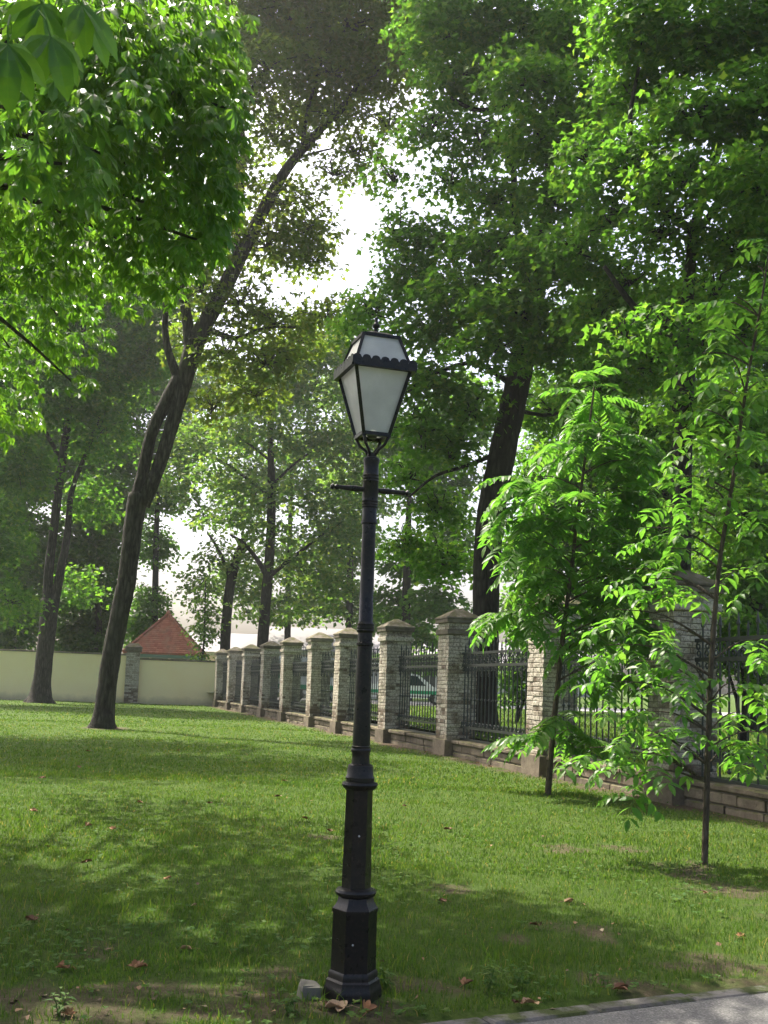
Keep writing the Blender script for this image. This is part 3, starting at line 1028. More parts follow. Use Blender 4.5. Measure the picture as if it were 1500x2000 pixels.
top_off = P(733, 690, LY).x - LB.x                            # the post leans a little
lean = math.atan2(top_off, lz(690))
root.rotation_euler = (0, lean, 0)
S = LY / F                                                    # metres per photo pixel at the lamp
lp = M['lamp_paint']


def hexpart(name, prof, n=6, rot=R(8)):
    return MB().lathe([(w_ * S / 2, lz(py_)) for w_, py_ in prof], n, rot).build(name, lp, root, angle=35)


k6 = 1.0                                                     # hexagon: corner radius from the seen width
hexpart('foot', [(112 * k6, 1960), (112 * k6, 1934), (108 * k6, 1926), (104 * k6, 1922), (102 * k6, 1912), (94 * k6, 1908), (94 * k6, 1898), (88 * k6, 1893)])
hexpart('pedestal', [(86 * k6, 1893), (84 * k6, 1782), (88 * k6, 1778), (88 * k6, 1773), (80 * k6, 1768), (70 * k6, 1760), (66 * k6, 1750)])
hexpart('collar', [(60 * k6, 1752), (76 * k6, 1747), (80 * k6, 1741), (76 * k6, 1736), (58 * k6, 1733)], 12)
hexpart('lower_shaft', [(56 * k6, 1735), (51 * k6, 1545), (54 * k6, 1542), (54 * k6, 1540)])
hexpart('collar', [(54, 1542), (64, 1538), (70, 1532), (68, 1528), (56, 1526), (57, 1518), (52, 1514), (50, 1500), (48, 1494), (36, 1491)], 24)
MB().lathe([(r_ * S / 2, lz(y_)) for r_, y_ in [(36, 1493), (34, 1480), (35, 1470), (39, 1467), (39, 1463), (36, 1461), (38, 1458), (34, 1456), (34, 1440), (29, 1262), (34, 1260), (34, 1256), (29, 1254),
                                                (28, 1236), (33, 1234), (35, 1231), (33, 1229), (35, 1226), (33, 1223), (35, 1219), (31, 1216), (27.5, 1213), (27, 1100), (27, 1022)]], 20).build('shaft', lp, root, angle=40)
MB().lathe([(r_ * S / 2, lz(y_)) for r_, y_ in [(27, 1024), (32, 1022), (32, 1018), (29, 1016), (29, 992), (33, 990), (30, 987), (33, 985), (30, 982), (33, 979), (30, 976), (31, 972), (31, 942), (33, 940), (30, 937), (33, 934), (30, 931),
                                                (33, 928), (30, 925), (30, 903), (33, 899), (31, 895), (20, 892), (16, 884)]], 20).build('upper_collar', lp, root, angle=40)
# ladder bar
ba = R(18)
bz = lz(956)
bd = Vector((math.cos(ba), math.sin(ba), 0))
q = MB()
for s_ in (-1, 1):
    pts_ = [Vector((0, 0, bz)) + bd * s_ * d_ for d_ in (.02, .05, .07, .12, .165, .18, .19, .2, .212)]
    q.tube(pts_, [.016, .012, .016, .0135, .011, .015, .009, .018, .008], 8)
q.build('ladder_bar', lp, root, angle=50)
# lantern
la = R(18.8)
zb_, zt_, zr_ = lz(852), lz(723), lz(665)
hb, ht, hr2 = .136 / 2, .3 / 2, .19 / 2
Lr = Matrix.Rotation(la, 3, 'Z')


def corner(h, z, k):
    sx_, sy_ = ((-1, -1), (1, -1), (1, 1), (-1, 1))[k]
    return Lr @ Vector((sx_ * h, sy_ * h, z))


for k in range(4):
    a0, a1 = corner(hb, zb_, k), corner(ht, zt_, k)
    MB().tube([a0, a1], .0125, 4).build('corner_post', lp, root)
    b0, b1 = corner(ht * .97, zt_, k), corner(hr2, zr_, k)
    MB().tube([b0, b1], .011, 4).build('roof_bar', lp, root)
    k2 = (k + 1) % 4
    n_ = (corner(hb, zb_, k) + corner(hb, zb_, k2)); n_.z = 0; n_.normalize()
    def pane(name, q0, q1, q2, q3):
        th = n_ * -.004
        MB().add([q0, q1, q2, q3, q0 + th, q1 + th, q2 + th, q3 + th], [(0, 1, 2, 3), (7, 6, 5, 4), (0, 4, 5, 1), (1, 5, 6, 2), (2, 6, 7, 3), (3, 7, 4, 0)]).build(name, M['frost'], root)
    pane('pane', corner(hb - .004, zb_, k), corner(hb - .004, zb_, k2), corner(ht - .004, zt_, k2), corner(ht - .004, zt_, k))
    pane('roof_pane', corner(ht * .96, zt_ + .012, k), corner(ht * .96, zt_ + .012, k2), corner(hr2 - .003, zr_, k2), corner(hr2 - .003, zr_, k))
    MB().tube([corner(hb, zb_, k), corner(hb, zb_, k2)], .014, 4).build('bottom_rail', lp, root)
    MB().tube([corner(hr2, zr_, k), corner(hr2, zr_, k2)], .012, 4).build('top_rail', lp, root)
    # gallery with a scalloped upper edge
    g0, g1 = corner(ht + .022, zt_ - .022, k), corner(ht + .022, zt_ - .022, k2)
    q = MB()
    ex = (g1 - g0)
    nsc = 7
    vs_ = [g0, g1]
    topl = []
    for j in range(nsc * 6 + 1):
        f_ = j / (nsc * 6)
        hgt = .028 + .02 * math.sqrt(max(0, 1 - (2 * ((f_ * nsc) % 1.0 if j < nsc * 6 else 1.0) - 1) ** 2))
        topl.append(g0 + ex * f_ + Vector((0, 0, hgt)))
    vs_ = [g0 + ex * (j / (nsc * 6)) for j in range(nsc * 6 + 1)]
    m_ = len(topl)
    bk = [v + n_ * -.006 for v in vs_]; bt_ = [v + n_ * -.006 for v in topl]
    q.add(vs_ + topl + bk + bt_, [(j, j + 1, m_ + j + 1, m_ + j) for j in range(m_ - 1)] + [(2 * m_ + j + 1, 2 * m_ + j, 3 * m_ + j, 3 * m_ + j + 1) for j in range(m_ - 1)] + [(m_ + j, m_ + j + 1, 3 * m_ + j + 1, 3 * m_ + j) for j in range(m_ - 1)])
    q.build('gallery', lp, root)
    MB().tube([corner(ht + .012, zt_ - .02, k), corner(ht + .012, zt_ - .02, k2)], .016, 4).build('gutter_rail', lp, root)
    # curved arm from the post top to the lantern's bottom corner
    zc = lz(890)
    c0 = Lr @ Vector((*(((-1, -1), (1, -1), (1, 1), (-1, 1))[k]), 0)) * .012
    pts_ = [c0 + Vector((0, 0, zc)), c0 * 2.2 + Vector((0, 0, zc + .03)), c0 * 4.2 + Vector((0, 0, zc + .055)), corner(hb, zb_, k)]
    MB().tube(pts_, [.009, .008, .008, .009], 6).build('arm', lp, root, smooth=True)
MB().add([corner(hr2, zr_ + .006, k) for k in range(4)] + [corner(hr2 * .5, zr_ + .035, k) for k in range(4)], [(3, 2, 1, 0), (4, 5, 6, 7)] + [(j, (j + 1) % 4, 4 + (j + 1) % 4, 4 + j) for j in range(4)]).build('top_cap', lp, root)
MB().lathe([(.026, zr_ + .03), (.028, zr_ + .04), (.013, zr_ + .046), (.009, zr_ + .066), (.018, zr_ + .074), (.02, zr_ + .084), (.012, zr_ + .094), (.007, zr_ + .11), (.009, zr_ + .12), (.002, zr_ + .13)], 12).build('finial', lp, root, angle=50)
MB().lathe([(.02, zb_ - .01), (.03, zb_ + .01), (.024, zb_ + .06), (.024, zb_ + .09)], 10).build('bulb_holder', M['dark_trim'], root)
MB().lathe([(.02, zb_ + .09), (.04, zb_ + .14), (.035, zb_ + .18), (.01, zb_ + .2)], 10).build('bulb', M['bulb_white'], root, smooth=True)
# two small bolts on the plinth and shaft
for px_, py_, rr in ((690, 1837, 41), (702, 1630, 26)):
    p_ = P(px_, py_, LY); 
    q = MB().lathe([(.005, -.004), (.005, .004), (.002, .006)], 8)
    Mx = Matrix.Translation((p_.x - LB.x - lean * p_.z + .0, -rr * S * .94, p_.z)) @ Matrix.Rotation(R(90), 4, 'X')
    q.v = [tuple(Mx @ Vector(v)) for v in q.v]
    q.build('bolt', M['wheel_metal'], root)

# ------------------------------------------------------------------ leaves and crowns
maple_v = np.array([(0, 0, 0), (0, 1.0, -.12), (.24, .55, .05), (.6, .38, .1), (-.6, .38, .1), (-.24, .55, .05)])
maple_f = np.array([(0, 3, 2, 1), (0, 1, 5, 4)])
quad_v = np.array([(0, 0, 0), (.42, .45, .06), (0, 1.0, -.1), (-.42, .45, .06)])
quad_f = np.array([(0, 1, 2, 3)])


def leaves_in(blobs, size, cover, droop=.45, spray=.5, per=14, seed=0):
    """positions, frames and sizes of leaves arranged in flat sprays through the ellipsoids"""
    g = np.random.default_rng(seed)
    PP, NN, TT, SS, sprays = [], [], [], [], []
    for (c, r, dens) in blobs:
        c, r = np.array(c, float), np.array(r, float)
        area = math.pi * r[0] * r[2]
        n = int(cover * dens * area / (.33 * size * size))
        ns = max(3, n // per)
        d = g.normal(size=(ns, 3)); d /= np.linalg.norm(d, axis=1, keepdims=True)
        rad = .25 + .75 * g.random(ns) ** .5
        lump = 1 + .22 * np.sin(d[:, 0] * 5 + c[0]) * np.sin(d[:, 2] * 6 + c[2]) + .12 * np.sin(d[:, 1] * 9)
        sc = c + d * r * (rad * lump)[:, None]
        sprays.append((c, sc))
        out = d * np.array([1, 1, .35]) + g.normal(size=(ns, 3)) * .35
        out /= np.linalg.norm(out, axis=1, keepdims=True)
        k = per
        srad = spray * g.uniform(.6, 1.25, ns)
        ang = g.uniform(0, 2 * np.pi, (ns, k)); rr = np.sqrt(g.random((ns, k)))
        off = np.stack([np.cos(ang) * rr, np.sin(ang) * rr, g.normal(size=(ns, k)) * .16], -1) * srad[:, None, None]
        off[..., 2] -= (rr ** 2) * srad[:, None] * .45 + (off * out[:, None, :]).sum(-1) * .35
        p = sc[:, None, :] + off
        tip = off * np.array([1, 1, .2]) + out[:, None, :] * .4 * srad[:, None, None] + g.normal(size=off.shape) * .14
        tip[..., 2] -= droop * .5
        nn = np.array([0, 0, 1.0]) + g.normal(size=off.shape) * .62 + out[:, None, :] * .45
        PP.append(p.reshape(-1, 3)); NN.append(nn.reshape(-1, 3)); TT.append(tip.reshape(-1, 3))
        SS.append(size * g.uniform(.65, 1.2, ns * k))
    return np.concatenate(PP), frames(np.concatenate(NN), np.concatenate(TT)), np.concatenate(SS), sprays


def blob(px, py, Yd, rx, ry, dens=1.0, rd=None):
    c = P(px, py, Yd)
    s = Yd / F
    return (c, (rx * s, rd if rd else max(rx, ry) * s * .8, ry * s), dens)


def limb_pts(pix, Yd, base=None):
    """pix: (px, py, width px[, dY])"""
    pts, rad = [], []
    for e in pix:
        yy = Yd + (e[3] if len(e) > 3 else 0)
        pts.append(P(e[0], e[1], yy)); rad.append(e[2] * yy / F / 2)
    return pts, rad


def smooth_path(pts, rad, sub=4):
    out, ro = [], []
    n = len(pts)
    for i in range(n - 1):
        p0, p1, p2, p3 = pts[max(i - 1, 0)], pts[i], pts[i + 1], pts[min(i + 2, n - 1)]
        for k in range(sub):
            t_ = k / sub
            t2, t3 = t_ * t_, t_ ** 3
            out.append(.5 * ((2 * p1) + (p2 - p0) * t_ + (2 * p0 - 5 * p1 + 4 * p2 - p3) * t2 + (3 * p1 - p0 - 3 * p2 + p3) * t3))
            ro.append(rad[i] * (1 - t_) + rad[i + 1] * t_)
    out.append(pts[-1]); ro.append(rad[-1])
    return out, ro


def make_tree(name, label, trunk, limbs, blobs, Yd, base_z, leaf, barkm, size, cover, tmpl='maple', group=None, seed=1, twigs=14, flare=1.5, per=14, spray=.5, grow=1.0):
    tp, tr_ = limb_pts(trunk, Yd)
    loc = Vector((tp[0].x, tp[0].y, base_z))
    root = empty(name, loc, label, 'tree', group)
    tp, tr_ = smooth_path(tp, tr_, 5)
    tp = [Vector((tp[0].x, tp[0].y, base_z - .15))] + [Vector((tp[0].x, tp[0].y, base_z + .03))] + tp[1:]
    tr_ = [tr_[0] * flare * 1.1, tr_[0] * flare] + [r_ * (1 + (flare - 1) * math.exp(-max(0, p_.z - base_z) / .35)) for r_, p_ in zip(tr_[1:], tp[2:])]
    tm = MB().tube([p_ - loc for p_ in tp], tr_, 20, True, .045)
    ph_ = random.uniform(0, 6)
    for q_, v_ in enumerate(tm.v):
        e_ = math.exp(-max(0, v_[2]) / .22)
        an_ = math.atan2(v_[1], v_[0])
        k_ = 1 + e_ * (.22 * math.cos(4 * an_ + ph_) + .14 * math.cos(7 * an_ + 2 * ph_))
        if v_[2] < 1.5: tm.v[q_] = (v_[0] * k_, v_[1] * k_, v_[2])
    tm.build('trunk', M[barkm], root, smooth=True)
    for lm in limbs:
        a_, b_ = smooth_path(*limb_pts(lm, Yd), 4)
        MB().tube([p_ - loc for p_ in a_], b_, 9, True, .05).build('branch', M[barkm], root, smooth=True)
    if blobs:
        blobs = [(c_, tuple(q_ * grow for q_ in r_), d_) for c_, r_, d_ in blobs]
        pp, rot, ss, sprays = leaves_in(blobs, size, cover, spray=spray, per=per, seed=seed)
        tv, tf = (maple_v, maple_f) if tmpl == 'maple' else (quad_v, quad_f)
        me_ = scatter_mesh('crown', tv, tf, pp - np.array(loc), rot, ss, M[leaf])
        tag(link('crown', me_, root), kind='stuff')
        if twigs:
            q = MB()
            rr = random.Random(seed)
            for c, sc in sprays:
                idx_ = list(range(len(sc))); rr.shuffle(idx_)
                hub = Vector(c) + Vector((0, 0, -.2))
                for k in idx_[:twigs]:
                    e = Vector(sc[k])
                    mid = hub.lerp(e, .5) + Vector((rr.uniform(-.15, .15), rr.uniform(-.15, .15), rr.uniform(-.05, .3)))
                    q.tube([hub - loc, mid - loc, e - loc], [.03, .018, .006], 4, False)
            tag(q.build('twigs', M[barkm], root), kind='stuff')
    return root, loc


# --- leaning double-stemmed tree with the bronze crown
Y1 = tree1_base.y
make_tree('maple_tree', 'tall leaning tree with split trunk and olive bronze crown, left of the lamp', 
          [(201, 1422, 36), (208, 1350, 36), (219, 1275, 36), (236, 1190, 37), (248, 1130, 36), (260, 1030, 36), (271, 965, 40)],
          [[(268, 985, 34), (280, 920, 25), (295, 850, 23), (322, 790, 27), (350, 740, 32)],
           [(276, 985, 36), (305, 925, 27), (330, 850, 27), (350, 780, 30), (368, 715, 36), (385, 655, 40)],
           [(350, 745, 22), (330, 690, 16), (322, 640, 13), (324, 590, 11), (318, 520, 8)],
           [(372, 690, 26), (365, 620, 22), (355, 560, 21), (356, 490, 18), (362, 400, 12), (350, 320, 8)],
           [(382, 668, 38), (405, 625, 34), (440, 560, 31), (475, 490, 28), (520, 400, 25), (560, 330, 21), (615, 265, 17), (680, 195, 12), (715, 130, 9), (745, 60, 5)],
           [(455, 530, 17), (466, 440, 14), (472, 350, 13), (475, 280, 12), (465, 215, 11), (450, 150, 8), (455, 80, 5)],
           [(470, 230, 9), (500, 160, 8), (545, 115, 8), (600, 120, 6), (655, 100, 4)],
           [(590, 290, 10), (600, 220, 8), (620, 150, 6), (650, 60, 4)],
           [(520, 400, 9), (570, 320, 7), (610, 300, 5), (650, 290, 3)],
           [(400, 640, 14), (460, 660, 9), (520, 640, 6), (590, 640, 4)]],
          [blob(455, 40, Y1, 95, 70, .9), blob(560, 30, Y1 + 1, 110, 75, 1), blob(680, 40, Y1, 120, 75, 1), blob(790, 40, Y1 + 1, 90, 65, .9), blob(520, 120, Y1 - 1, 90, 45, .7), blob(650, 135, Y1, 100, 50, .9),
           blob(740, 130, Y1, 80, 50, .9), blob(470, 190, Y1, 60, 40, .5), blob(585, 200, Y1 + 1, 70, 40, .6), blob(540, 260, Y1, 60, 45, .6), blob(655, 225, Y1, 70, 35, .5), blob(455, 330, Y1 - 1, 55, 60, .55),
           blob(560, 390, Y1 + .5, 70, 45, .65), blob(700, 290, Y1, 40, 35, .5), blob(600, 440, Y1, 55, 35, .6), blob(520, 470, Y1, 70, 45, .6), blob(600, 500, Y1 + 1, 65, 35, .6), blob(430, 480, Y1, 50, 70, .5),
           blob(470, 580, Y1, 60, 50, .5), blob(540, 620, Y1, 70, 40, .6), blob(440, 680, Y1, 55, 50, .6), blob(520, 700, Y1 - 1, 70, 45, .6), blob(415, 790, Y1 + 1, 45, 40, .4), blob(395, 560, Y1, 40, 60, .5),
           blob(590, 660, Y1 + 2, 60, 40, .5), blob(500, 760, Y1, 60, 40, .4), blob(640, 610, Y1 + 1, 60, 35, .5), blob(650, 330, Y1, 60, 50, .22), blob(760, 240, Y1, 60, 60, .25), blob(360, 660, Y1 + 2, 40, 50, .4), blob(520, -90, Y1, 160, 80, .5), blob(740, -90, Y1, 170, 80, .5), blob(640, -200, Y1, 200, 90, .4)],
          Y1, 0, 'bronze', 'bark', .18, 4.8, seed=3, grow=1.18)

# --- forked tree in front of the yellow wall
Y2 = tree2_base.y
make_tree('maple_tree', 'forked tree standing close in front of the yellow wall, far left',
          [(78, 1372, 40), (84, 1310, 33), (92, 1240, 32), (98, 1170, 34)],
          [[(96, 1190, 24), (94, 1130, 19), (104, 1040, 17), (115, 950, 17), (127, 860, 16), (140, 770, 14), (160, 680, 11), (165, 560, 8), (150, 450, 6)],
           [(102, 1190, 22), (118, 1120, 17), (132, 1040, 14), (140, 960, 11), (170, 880, 7), (200, 800, 5)],
           [(120, 900, 10), (80, 830, 8), (40, 780, 5), (0, 740, 4)], [(150, 720, 9), (210, 660, 7), (260, 600, 5)]],
          [blob(60, 620, Y2, 130, 80, .9), blob(200, 560, Y2, 120, 80, .9), blob(320, 590, Y2 - 2, 80, 80, .8), blob(60, 760, Y2 - 2, 110, 80, .9), blob(200, 720, Y2, 110, 80, .9), blob(290, 680, Y2, 80, 70, .8), blob(-60, 700, Y2, 120, 150, .8),
           blob(30, 900, Y2 - 3, 80, 70, .8), blob(190, 840, Y2, 80, 60, .7), blob(-20, 1040, Y2 - 4, 90, 80, .8), blob(60, 450, Y2, 140, 110, .9), blob(230, 420, Y2 + 2, 140, 90, .9), blob(180, 970, Y2 + 1, 55, 60, .45), blob(20, 1170, Y2 - 5, 60, 45, .45), blob(150, 1140, Y2 + 2, 45, 40, .5)],
          Y2, 0, 'maple', 'bark', .25, 6.5, seed=5, spray=.8)

# --- the thick dark trunk outside the fence, maple crown
Y3 = 26.5
base3 = P(942, 1430, Y3); base3.z = zo(Y3)
make_tree('maple_tree', 'big maple with thick dark leaning trunk beyond the fence, right of the lamp',
          [(942, 1428, 50), (946, 1330, 50), (949, 1200, 52), (951, 1090, 54), (960, 1000, 56), (980, 890, 53), (1000, 800, 51), (1018, 710, 50), (1032, 630, 48), (1045, 560, 46)],
          [[(1040, 580, 40), (1055, 480, 32), (1070, 390, 24), (1072, 300, 19), (1050, 230, 16), (1000, 210, 13), (930, 215, 10), (880, 190, 6)],
           [(1040, 590, 28), (1020, 500, 20), (1005, 400, 15), (1000, 320, 12), (960, 230, 7)],
           [(1068, 420, 18), (1110, 300, 14), (1140, 200, 10), (1180, 80, 6)],
           [(1045, 570, 26), (1120, 470, 18), (1200, 420, 14), (1300, 390, 10)],
           [(1010, 760, 14), (930, 710, 10), (850, 730, 8), (790, 770, 5)],
           [(985, 880, 12), (910, 910, 8), (850, 930, 6), (800, 970, 4)],
           [(1005, 800, 10), (1080, 810, 7), (1150, 770, 4)]],
          [blob(870, 60, Y3, 100, 70, .9), blob(1000, 50, Y3, 110, 70, 1), blob(1120, 70, Y3 - 1, 100, 70, 1), blob(900, 150, Y3, 100, 50, .9), blob(1030, 150, Y3 - 2, 100, 50, .9), blob(840, 240, Y3, 55, 50, .65),
           blob(940, 270, Y3, 80, 50, .7), blob(1060, 260, Y3 - 2, 90, 60, .9), blob(1160, 200, Y3 - 2, 90, 70, .9), blob(880, 350, Y3 + 1, 50, 45, .5), blob(980, 380, Y3, 90, 45, .8), blob(1090, 390, Y3 - 1, 80, 60, .8), blob(860, 460, Y3, 75, 45, .9),
           blob(960, 480, Y3 - 1, 95, 50, .9), blob(1090, 500, Y3 - 2, 100, 60, .9), blob(810, 540, Y3, 70, 50, .9), blob(910, 570, Y3 - 1, 100, 55, .9), blob(1020, 600, Y3 - 2, 100, 55, .95), blob(850, 640, Y3, 90, 50, .8), blob(960, 670, Y3 - 2, 80, 40, .8),
           blob(1100, 660, Y3 - 1, 90, 70, .8), blob(840, 740, Y3, 80, 50, .75), blob(920, 790, Y3, 60, 60, .6), blob(820, 830, Y3, 60, 60, .6), blob(880, 880, Y3, 50, 40, .6), blob(800, 920, Y3 + 1, 60, 40, .5), blob(860, 990, Y3 + 1, 60, 50, .55), blob(1080, 790, Y3 + 1, 70, 60, .6),
           blob(790, 1060, Y3 + 2, 50, 40, .55), blob(870, 1090, Y3 + 2, 60, 50, .6), blob(1060, 920, Y3 + 2, 60, 60, .5), blob(1020, 1080, Y3 + 2, 50, 60, .6), blob(720, 720, Y3 + 3, 40, 60, .5), blob(700, 640, Y3 + 3, 40, 40, .6), blob(770, 340, Y3, 60, 50, .2), blob(730, 600, Y3 + 1, 60, 40, .6), blob(780, 460, Y3, 45, 60, .4),
           blob(880, -70, Y3, 130, 80, .6), blob(1080, -80, Y3, 140, 90, .6), blob(980, -210, Y3, 170, 90, .5), blob(1130, -250, Y3, 130, 90, .4)],
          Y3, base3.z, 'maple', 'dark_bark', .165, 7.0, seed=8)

# --- maple at the right edge
base4 = GO(1318, 1455)
Y4 = base4.y - 3
make_tree('maple_tree', 'dark maple at the right edge with a heavy low fork beyond the nearest pillars',
          [(1318, 1452, 48), (1325, 1250, 44), (1330, 1000, 40), (1334, 820, 38), (1338, 720, 40), (1335, 660, 36)],
          [[(1338, 700, 30), (1300, 650, 22), (1240, 600, 14), (1180, 520, 8)], [(1338, 690, 30), (1345, 560, 24), (1360, 430, 20), (1400, 300, 14), (1440, 150, 9)],
           [(1350, 450, 18), (1260, 370, 14), (1230, 250, 10), (1250, 120, 6)], [(1355, 460, 16), (1430, 380, 14), (1510, 370, 10)]],
          [blob(1250, 60, Y4, 100, 75, 1), blob(1370, 80, Y4, 110, 80, 1), blob(1480, 60, Y4, 90, 80, 1), blob(1240, 180, Y4 + 1, 80, 55, .8), blob(1350, 220, Y4 - 1, 100, 60, .9), blob(1470, 200, Y4 - 1, 90, 80, 1), blob(1230, 310, Y4, 90, 55, .9),
           blob(1340, 340, Y4 - 1, 100, 50, .9), blob(1470, 350, Y4 - 2, 90, 70, 1), blob(1190, 420, Y4 + 1, 60, 50, .6), blob(1290, 450, Y4, 90, 45, .6), blob(1420, 470, Y4, 90, 60, .9), blob(1500, 520, Y4 + 1, 70, 80, .8), blob(1230, 540, Y4 + 2, 80, 50, .6),
           blob(1350, 570, Y4 + 1, 80, 50, .7), blob(1170, 620, Y4 + 2, 70, 60, .7), blob(1270, 700, Y4 + 2, 70, 60, .7), blob(1430, 640, Y4 + 2, 80, 70, .8), blob(1180, 760, Y4 + 3, 80, 60, .7), blob(1420, 800, Y4 + 3, 90, 80, .8), blob(1560, 300, Y4, 100, 250, .8),
           blob(1250, 860, Y4 + 4, 90, 70, .7), blob(1460, 1000, Y4 + 4, 80, 90, .7),
           blob(1150, 300, Y4 + 1, 60, 70, .6), blob(1130, 480, Y4 + 2, 60, 60, .6), blob(1300, 620, Y4 - 1.5, 60, 40, .5), blob(1370, 680, Y4 - 1.5, 60, 50, .6), blob(1330, 790, Y4 - 1, 60, 45, .45), blob(1400, 560, Y4 - 1, 60, 40, .5), blob(1220, 640, Y4 - 1, 50, 40, .4),
           blob(1270, -90, Y4, 150, 100, .5), blob(1450, -90, Y4, 150, 100, .5), blob(1360, -260, Y4, 200, 120, .4), blob(1650, 0, Y4, 140, 200, .4)],
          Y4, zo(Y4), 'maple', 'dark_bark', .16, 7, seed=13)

# --- slender trees beyond the far pillars
base5 = GO(508, 1376)
Y5 = 64.0
make_tree('lime_tree', 'slender straight tree rising behind the far pillars left of the lamp',
          [(508, 1376, 24), (513, 1260, 22), (520, 1160, 21), (527, 1080, 19), (530, 1000, 17), (530, 930, 15), (528, 860, 11), (527, 780, 7)],
          [[(524, 1130, 12), (500, 1090, 9), (475, 1060, 7), (450, 1045, 4)], [(527, 1125, 10), (570, 1090, 8), (610, 1060, 6), (640, 1035, 4)], [(529, 970, 9), (490, 940, 7), (440, 905, 5), (410, 890, 3)], [(530, 950, 7), (570, 910, 5), (610, 880, 3)], [(528, 900, 6), (490, 870, 4), (460, 850, 3)]],
          [blob(530, 760, Y5, 80, 60, .7), blob(620, 740, Y5, 60, 60, .7), blob(460, 830, Y5, 60, 45, .5), blob(560, 850, Y5, 80, 45, .55), blob(640, 850, Y5, 60, 60, .7), blob(430, 920, Y5, 55, 45, .45), blob(500, 960, Y5, 60, 40, .5), blob(600, 960, Y5, 70, 50, .65),
           blob(450, 1010, Y5, 60, 35, .4), blob(530, 1040, Y5, 60, 35, .5), blob(640, 1040, Y5, 60, 50, .6), blob(590, 1110, Y5, 60, 40, .5), blob(660, 1130, Y5, 50, 45, .5), blob(610, 1190, Y5, 60, 30, .35), blob(480, 1190, Y5, 40, 30, .25), blob(640, 660, Y5, 60, 50, .7), blob(570, 690, Y5, 60, 50, .6), blob(690, 700, Y5 + 2, 50, 60, .7), blob(690, 900, Y5 + 2, 60, 80, .7), blob(680, 1010, Y5 + 2, 60, 60, .6)],
          Y5, zo(Y5), 'far', 'dark_bark', .3, 6, 'quad', 'slender trees beyond the far pillars', 17, 6, 1.3, spray=.8)
make_tree('lime_tree', 'dark tree with bent trunk beyond the end of the fence, right of the red roof',
          [(438, 1374, 22), (440, 1260, 20), (444, 1190, 19), (452, 1130, 19), (465, 1085, 17), (478, 1050, 12)],
          [[(452, 1140, 8), (430, 1080, 6), (405, 1040, 4)], [(465, 1090, 8), (490, 1060, 6), (500, 1020, 4)]],
          [blob(420, 1080, 70, 50, 35, .4), blob(390, 1140, 70, 40, 40, .45), blob(480, 1090, 70, 40, 40, .35), blob(410, 1210, 70, 35, 35, .4), blob(400, 1000, 70, 50, 30, .35), blob(385, 850, 70, 60, 50, .5), blob(350, 930, 70, 60, 50, .5)],
          70, 0, 'far', 'dark_bark', .3, 6, 'quad', 'slender trees beyond the far pillars', 19, 6, 1.3, spray=.8)

# --- background trees beyond the wall and the street
far_specs = [
    ('leafy tree behind the yellow wall at the left edge', 20, 1290, 80, [(0, 1190, 120, 80), (60, 1080, 120, 80), (-60, 960, 130, 100), (60, 900, 120, 90), (-40, 1250, 90, 40), (40, 780, 110, 90), (-30, 680, 120, 90), (90, 660, 100, 80), (30, 560, 110, 80)], 'dark', 1.25),
    ('leafy tree behind the yellow wall between the two big trunks', 190, 1290, 82, [(170, 1200, 70, 70), (180, 1090, 80, 70), (200, 980, 90, 70), (230, 880, 90, 60), (160, 1255, 60, 35), (170, 790, 100, 80), (240, 740, 90, 80), (180, 660, 100, 80), (250, 620, 80, 70), (220, 530, 90, 70)], 'dark', 1.25),
    ('leafy tree behind the red roofed hut', 300, 1290, 86, [(290, 1190, 45, 50), (300, 1060, 45, 45), (310, 960, 60, 50), (330, 860, 70, 60), (265, 1230, 40, 40), (340, 760, 50, 70), (300, 680, 50, 60)], 'dark', .8),
    ('pale tree beyond the street directly behind the lamp post', 680, 1330, 84, [(680, 1170, 60, 50), (690, 1060, 70, 60), (710, 960, 80, 60), (720, 850, 80, 70), (700, 760, 80, 60), (740, 1210, 50, 30)], 'far', .55),
    ('pale hazy tree far behind the slender straight tree', 560, 1330, 92, [(560, 1180, 90, 40), (470, 1130, 70, 50), (600, 1090, 90, 50), (480, 960, 90, 70), (580, 900, 100, 70), (450, 830, 80, 70), (560, 770, 90, 70), (640, 1150, 60, 50), (420, 740, 70, 60)], 'far', .5),
    ('dense tree beyond the fence right of the lamp post', 790, 1330, 62, [(780, 1180, 60, 35), (850, 1180, 60, 40), (810, 1090, 60, 45), (880, 1060, 60, 60), (860, 940, 70, 70), (800, 860, 70, 70), (900, 800, 80, 80), (820, 1235, 60, 25)], 'dark', .8),
    ('dark tree beyond the fence behind the pale sapling', 1080, 1340, 46, [(1040, 1190, 60, 60), (1120, 1180, 70, 70), (1060, 1060, 70, 70), (1150, 1050, 80, 80), (1090, 920, 90, 90), (1180, 900, 90, 90), (1100, 780, 90, 80), (1190, 740, 80, 80)], 'dark', .85),
    ('dark tree beyond the fence behind the nearest pillar', 1290, 1350, 40, [(1260, 1180, 80, 80), (1330, 1120, 90, 90), (1280, 1000, 100, 90), (1380, 960, 90, 90), (1300, 850, 100, 90), (1400, 780, 90, 90), (1250, 700, 90, 80), (1310, 600, 100, 70), (1200, 600, 90, 80)], 'dark', .8),
    ('dark tree beyond the fence at the right edge', 1470, 1360, 34, [(1440, 1210, 70, 80), (1520, 1180, 80, 90), (1450, 1080, 90, 90), (1530, 1000, 90, 100), (1450, 900, 100, 100), (1530, 780, 90, 100), (1470, 640, 90, 90), (1420, 1270, 60, 40)], 'dark', .95)]
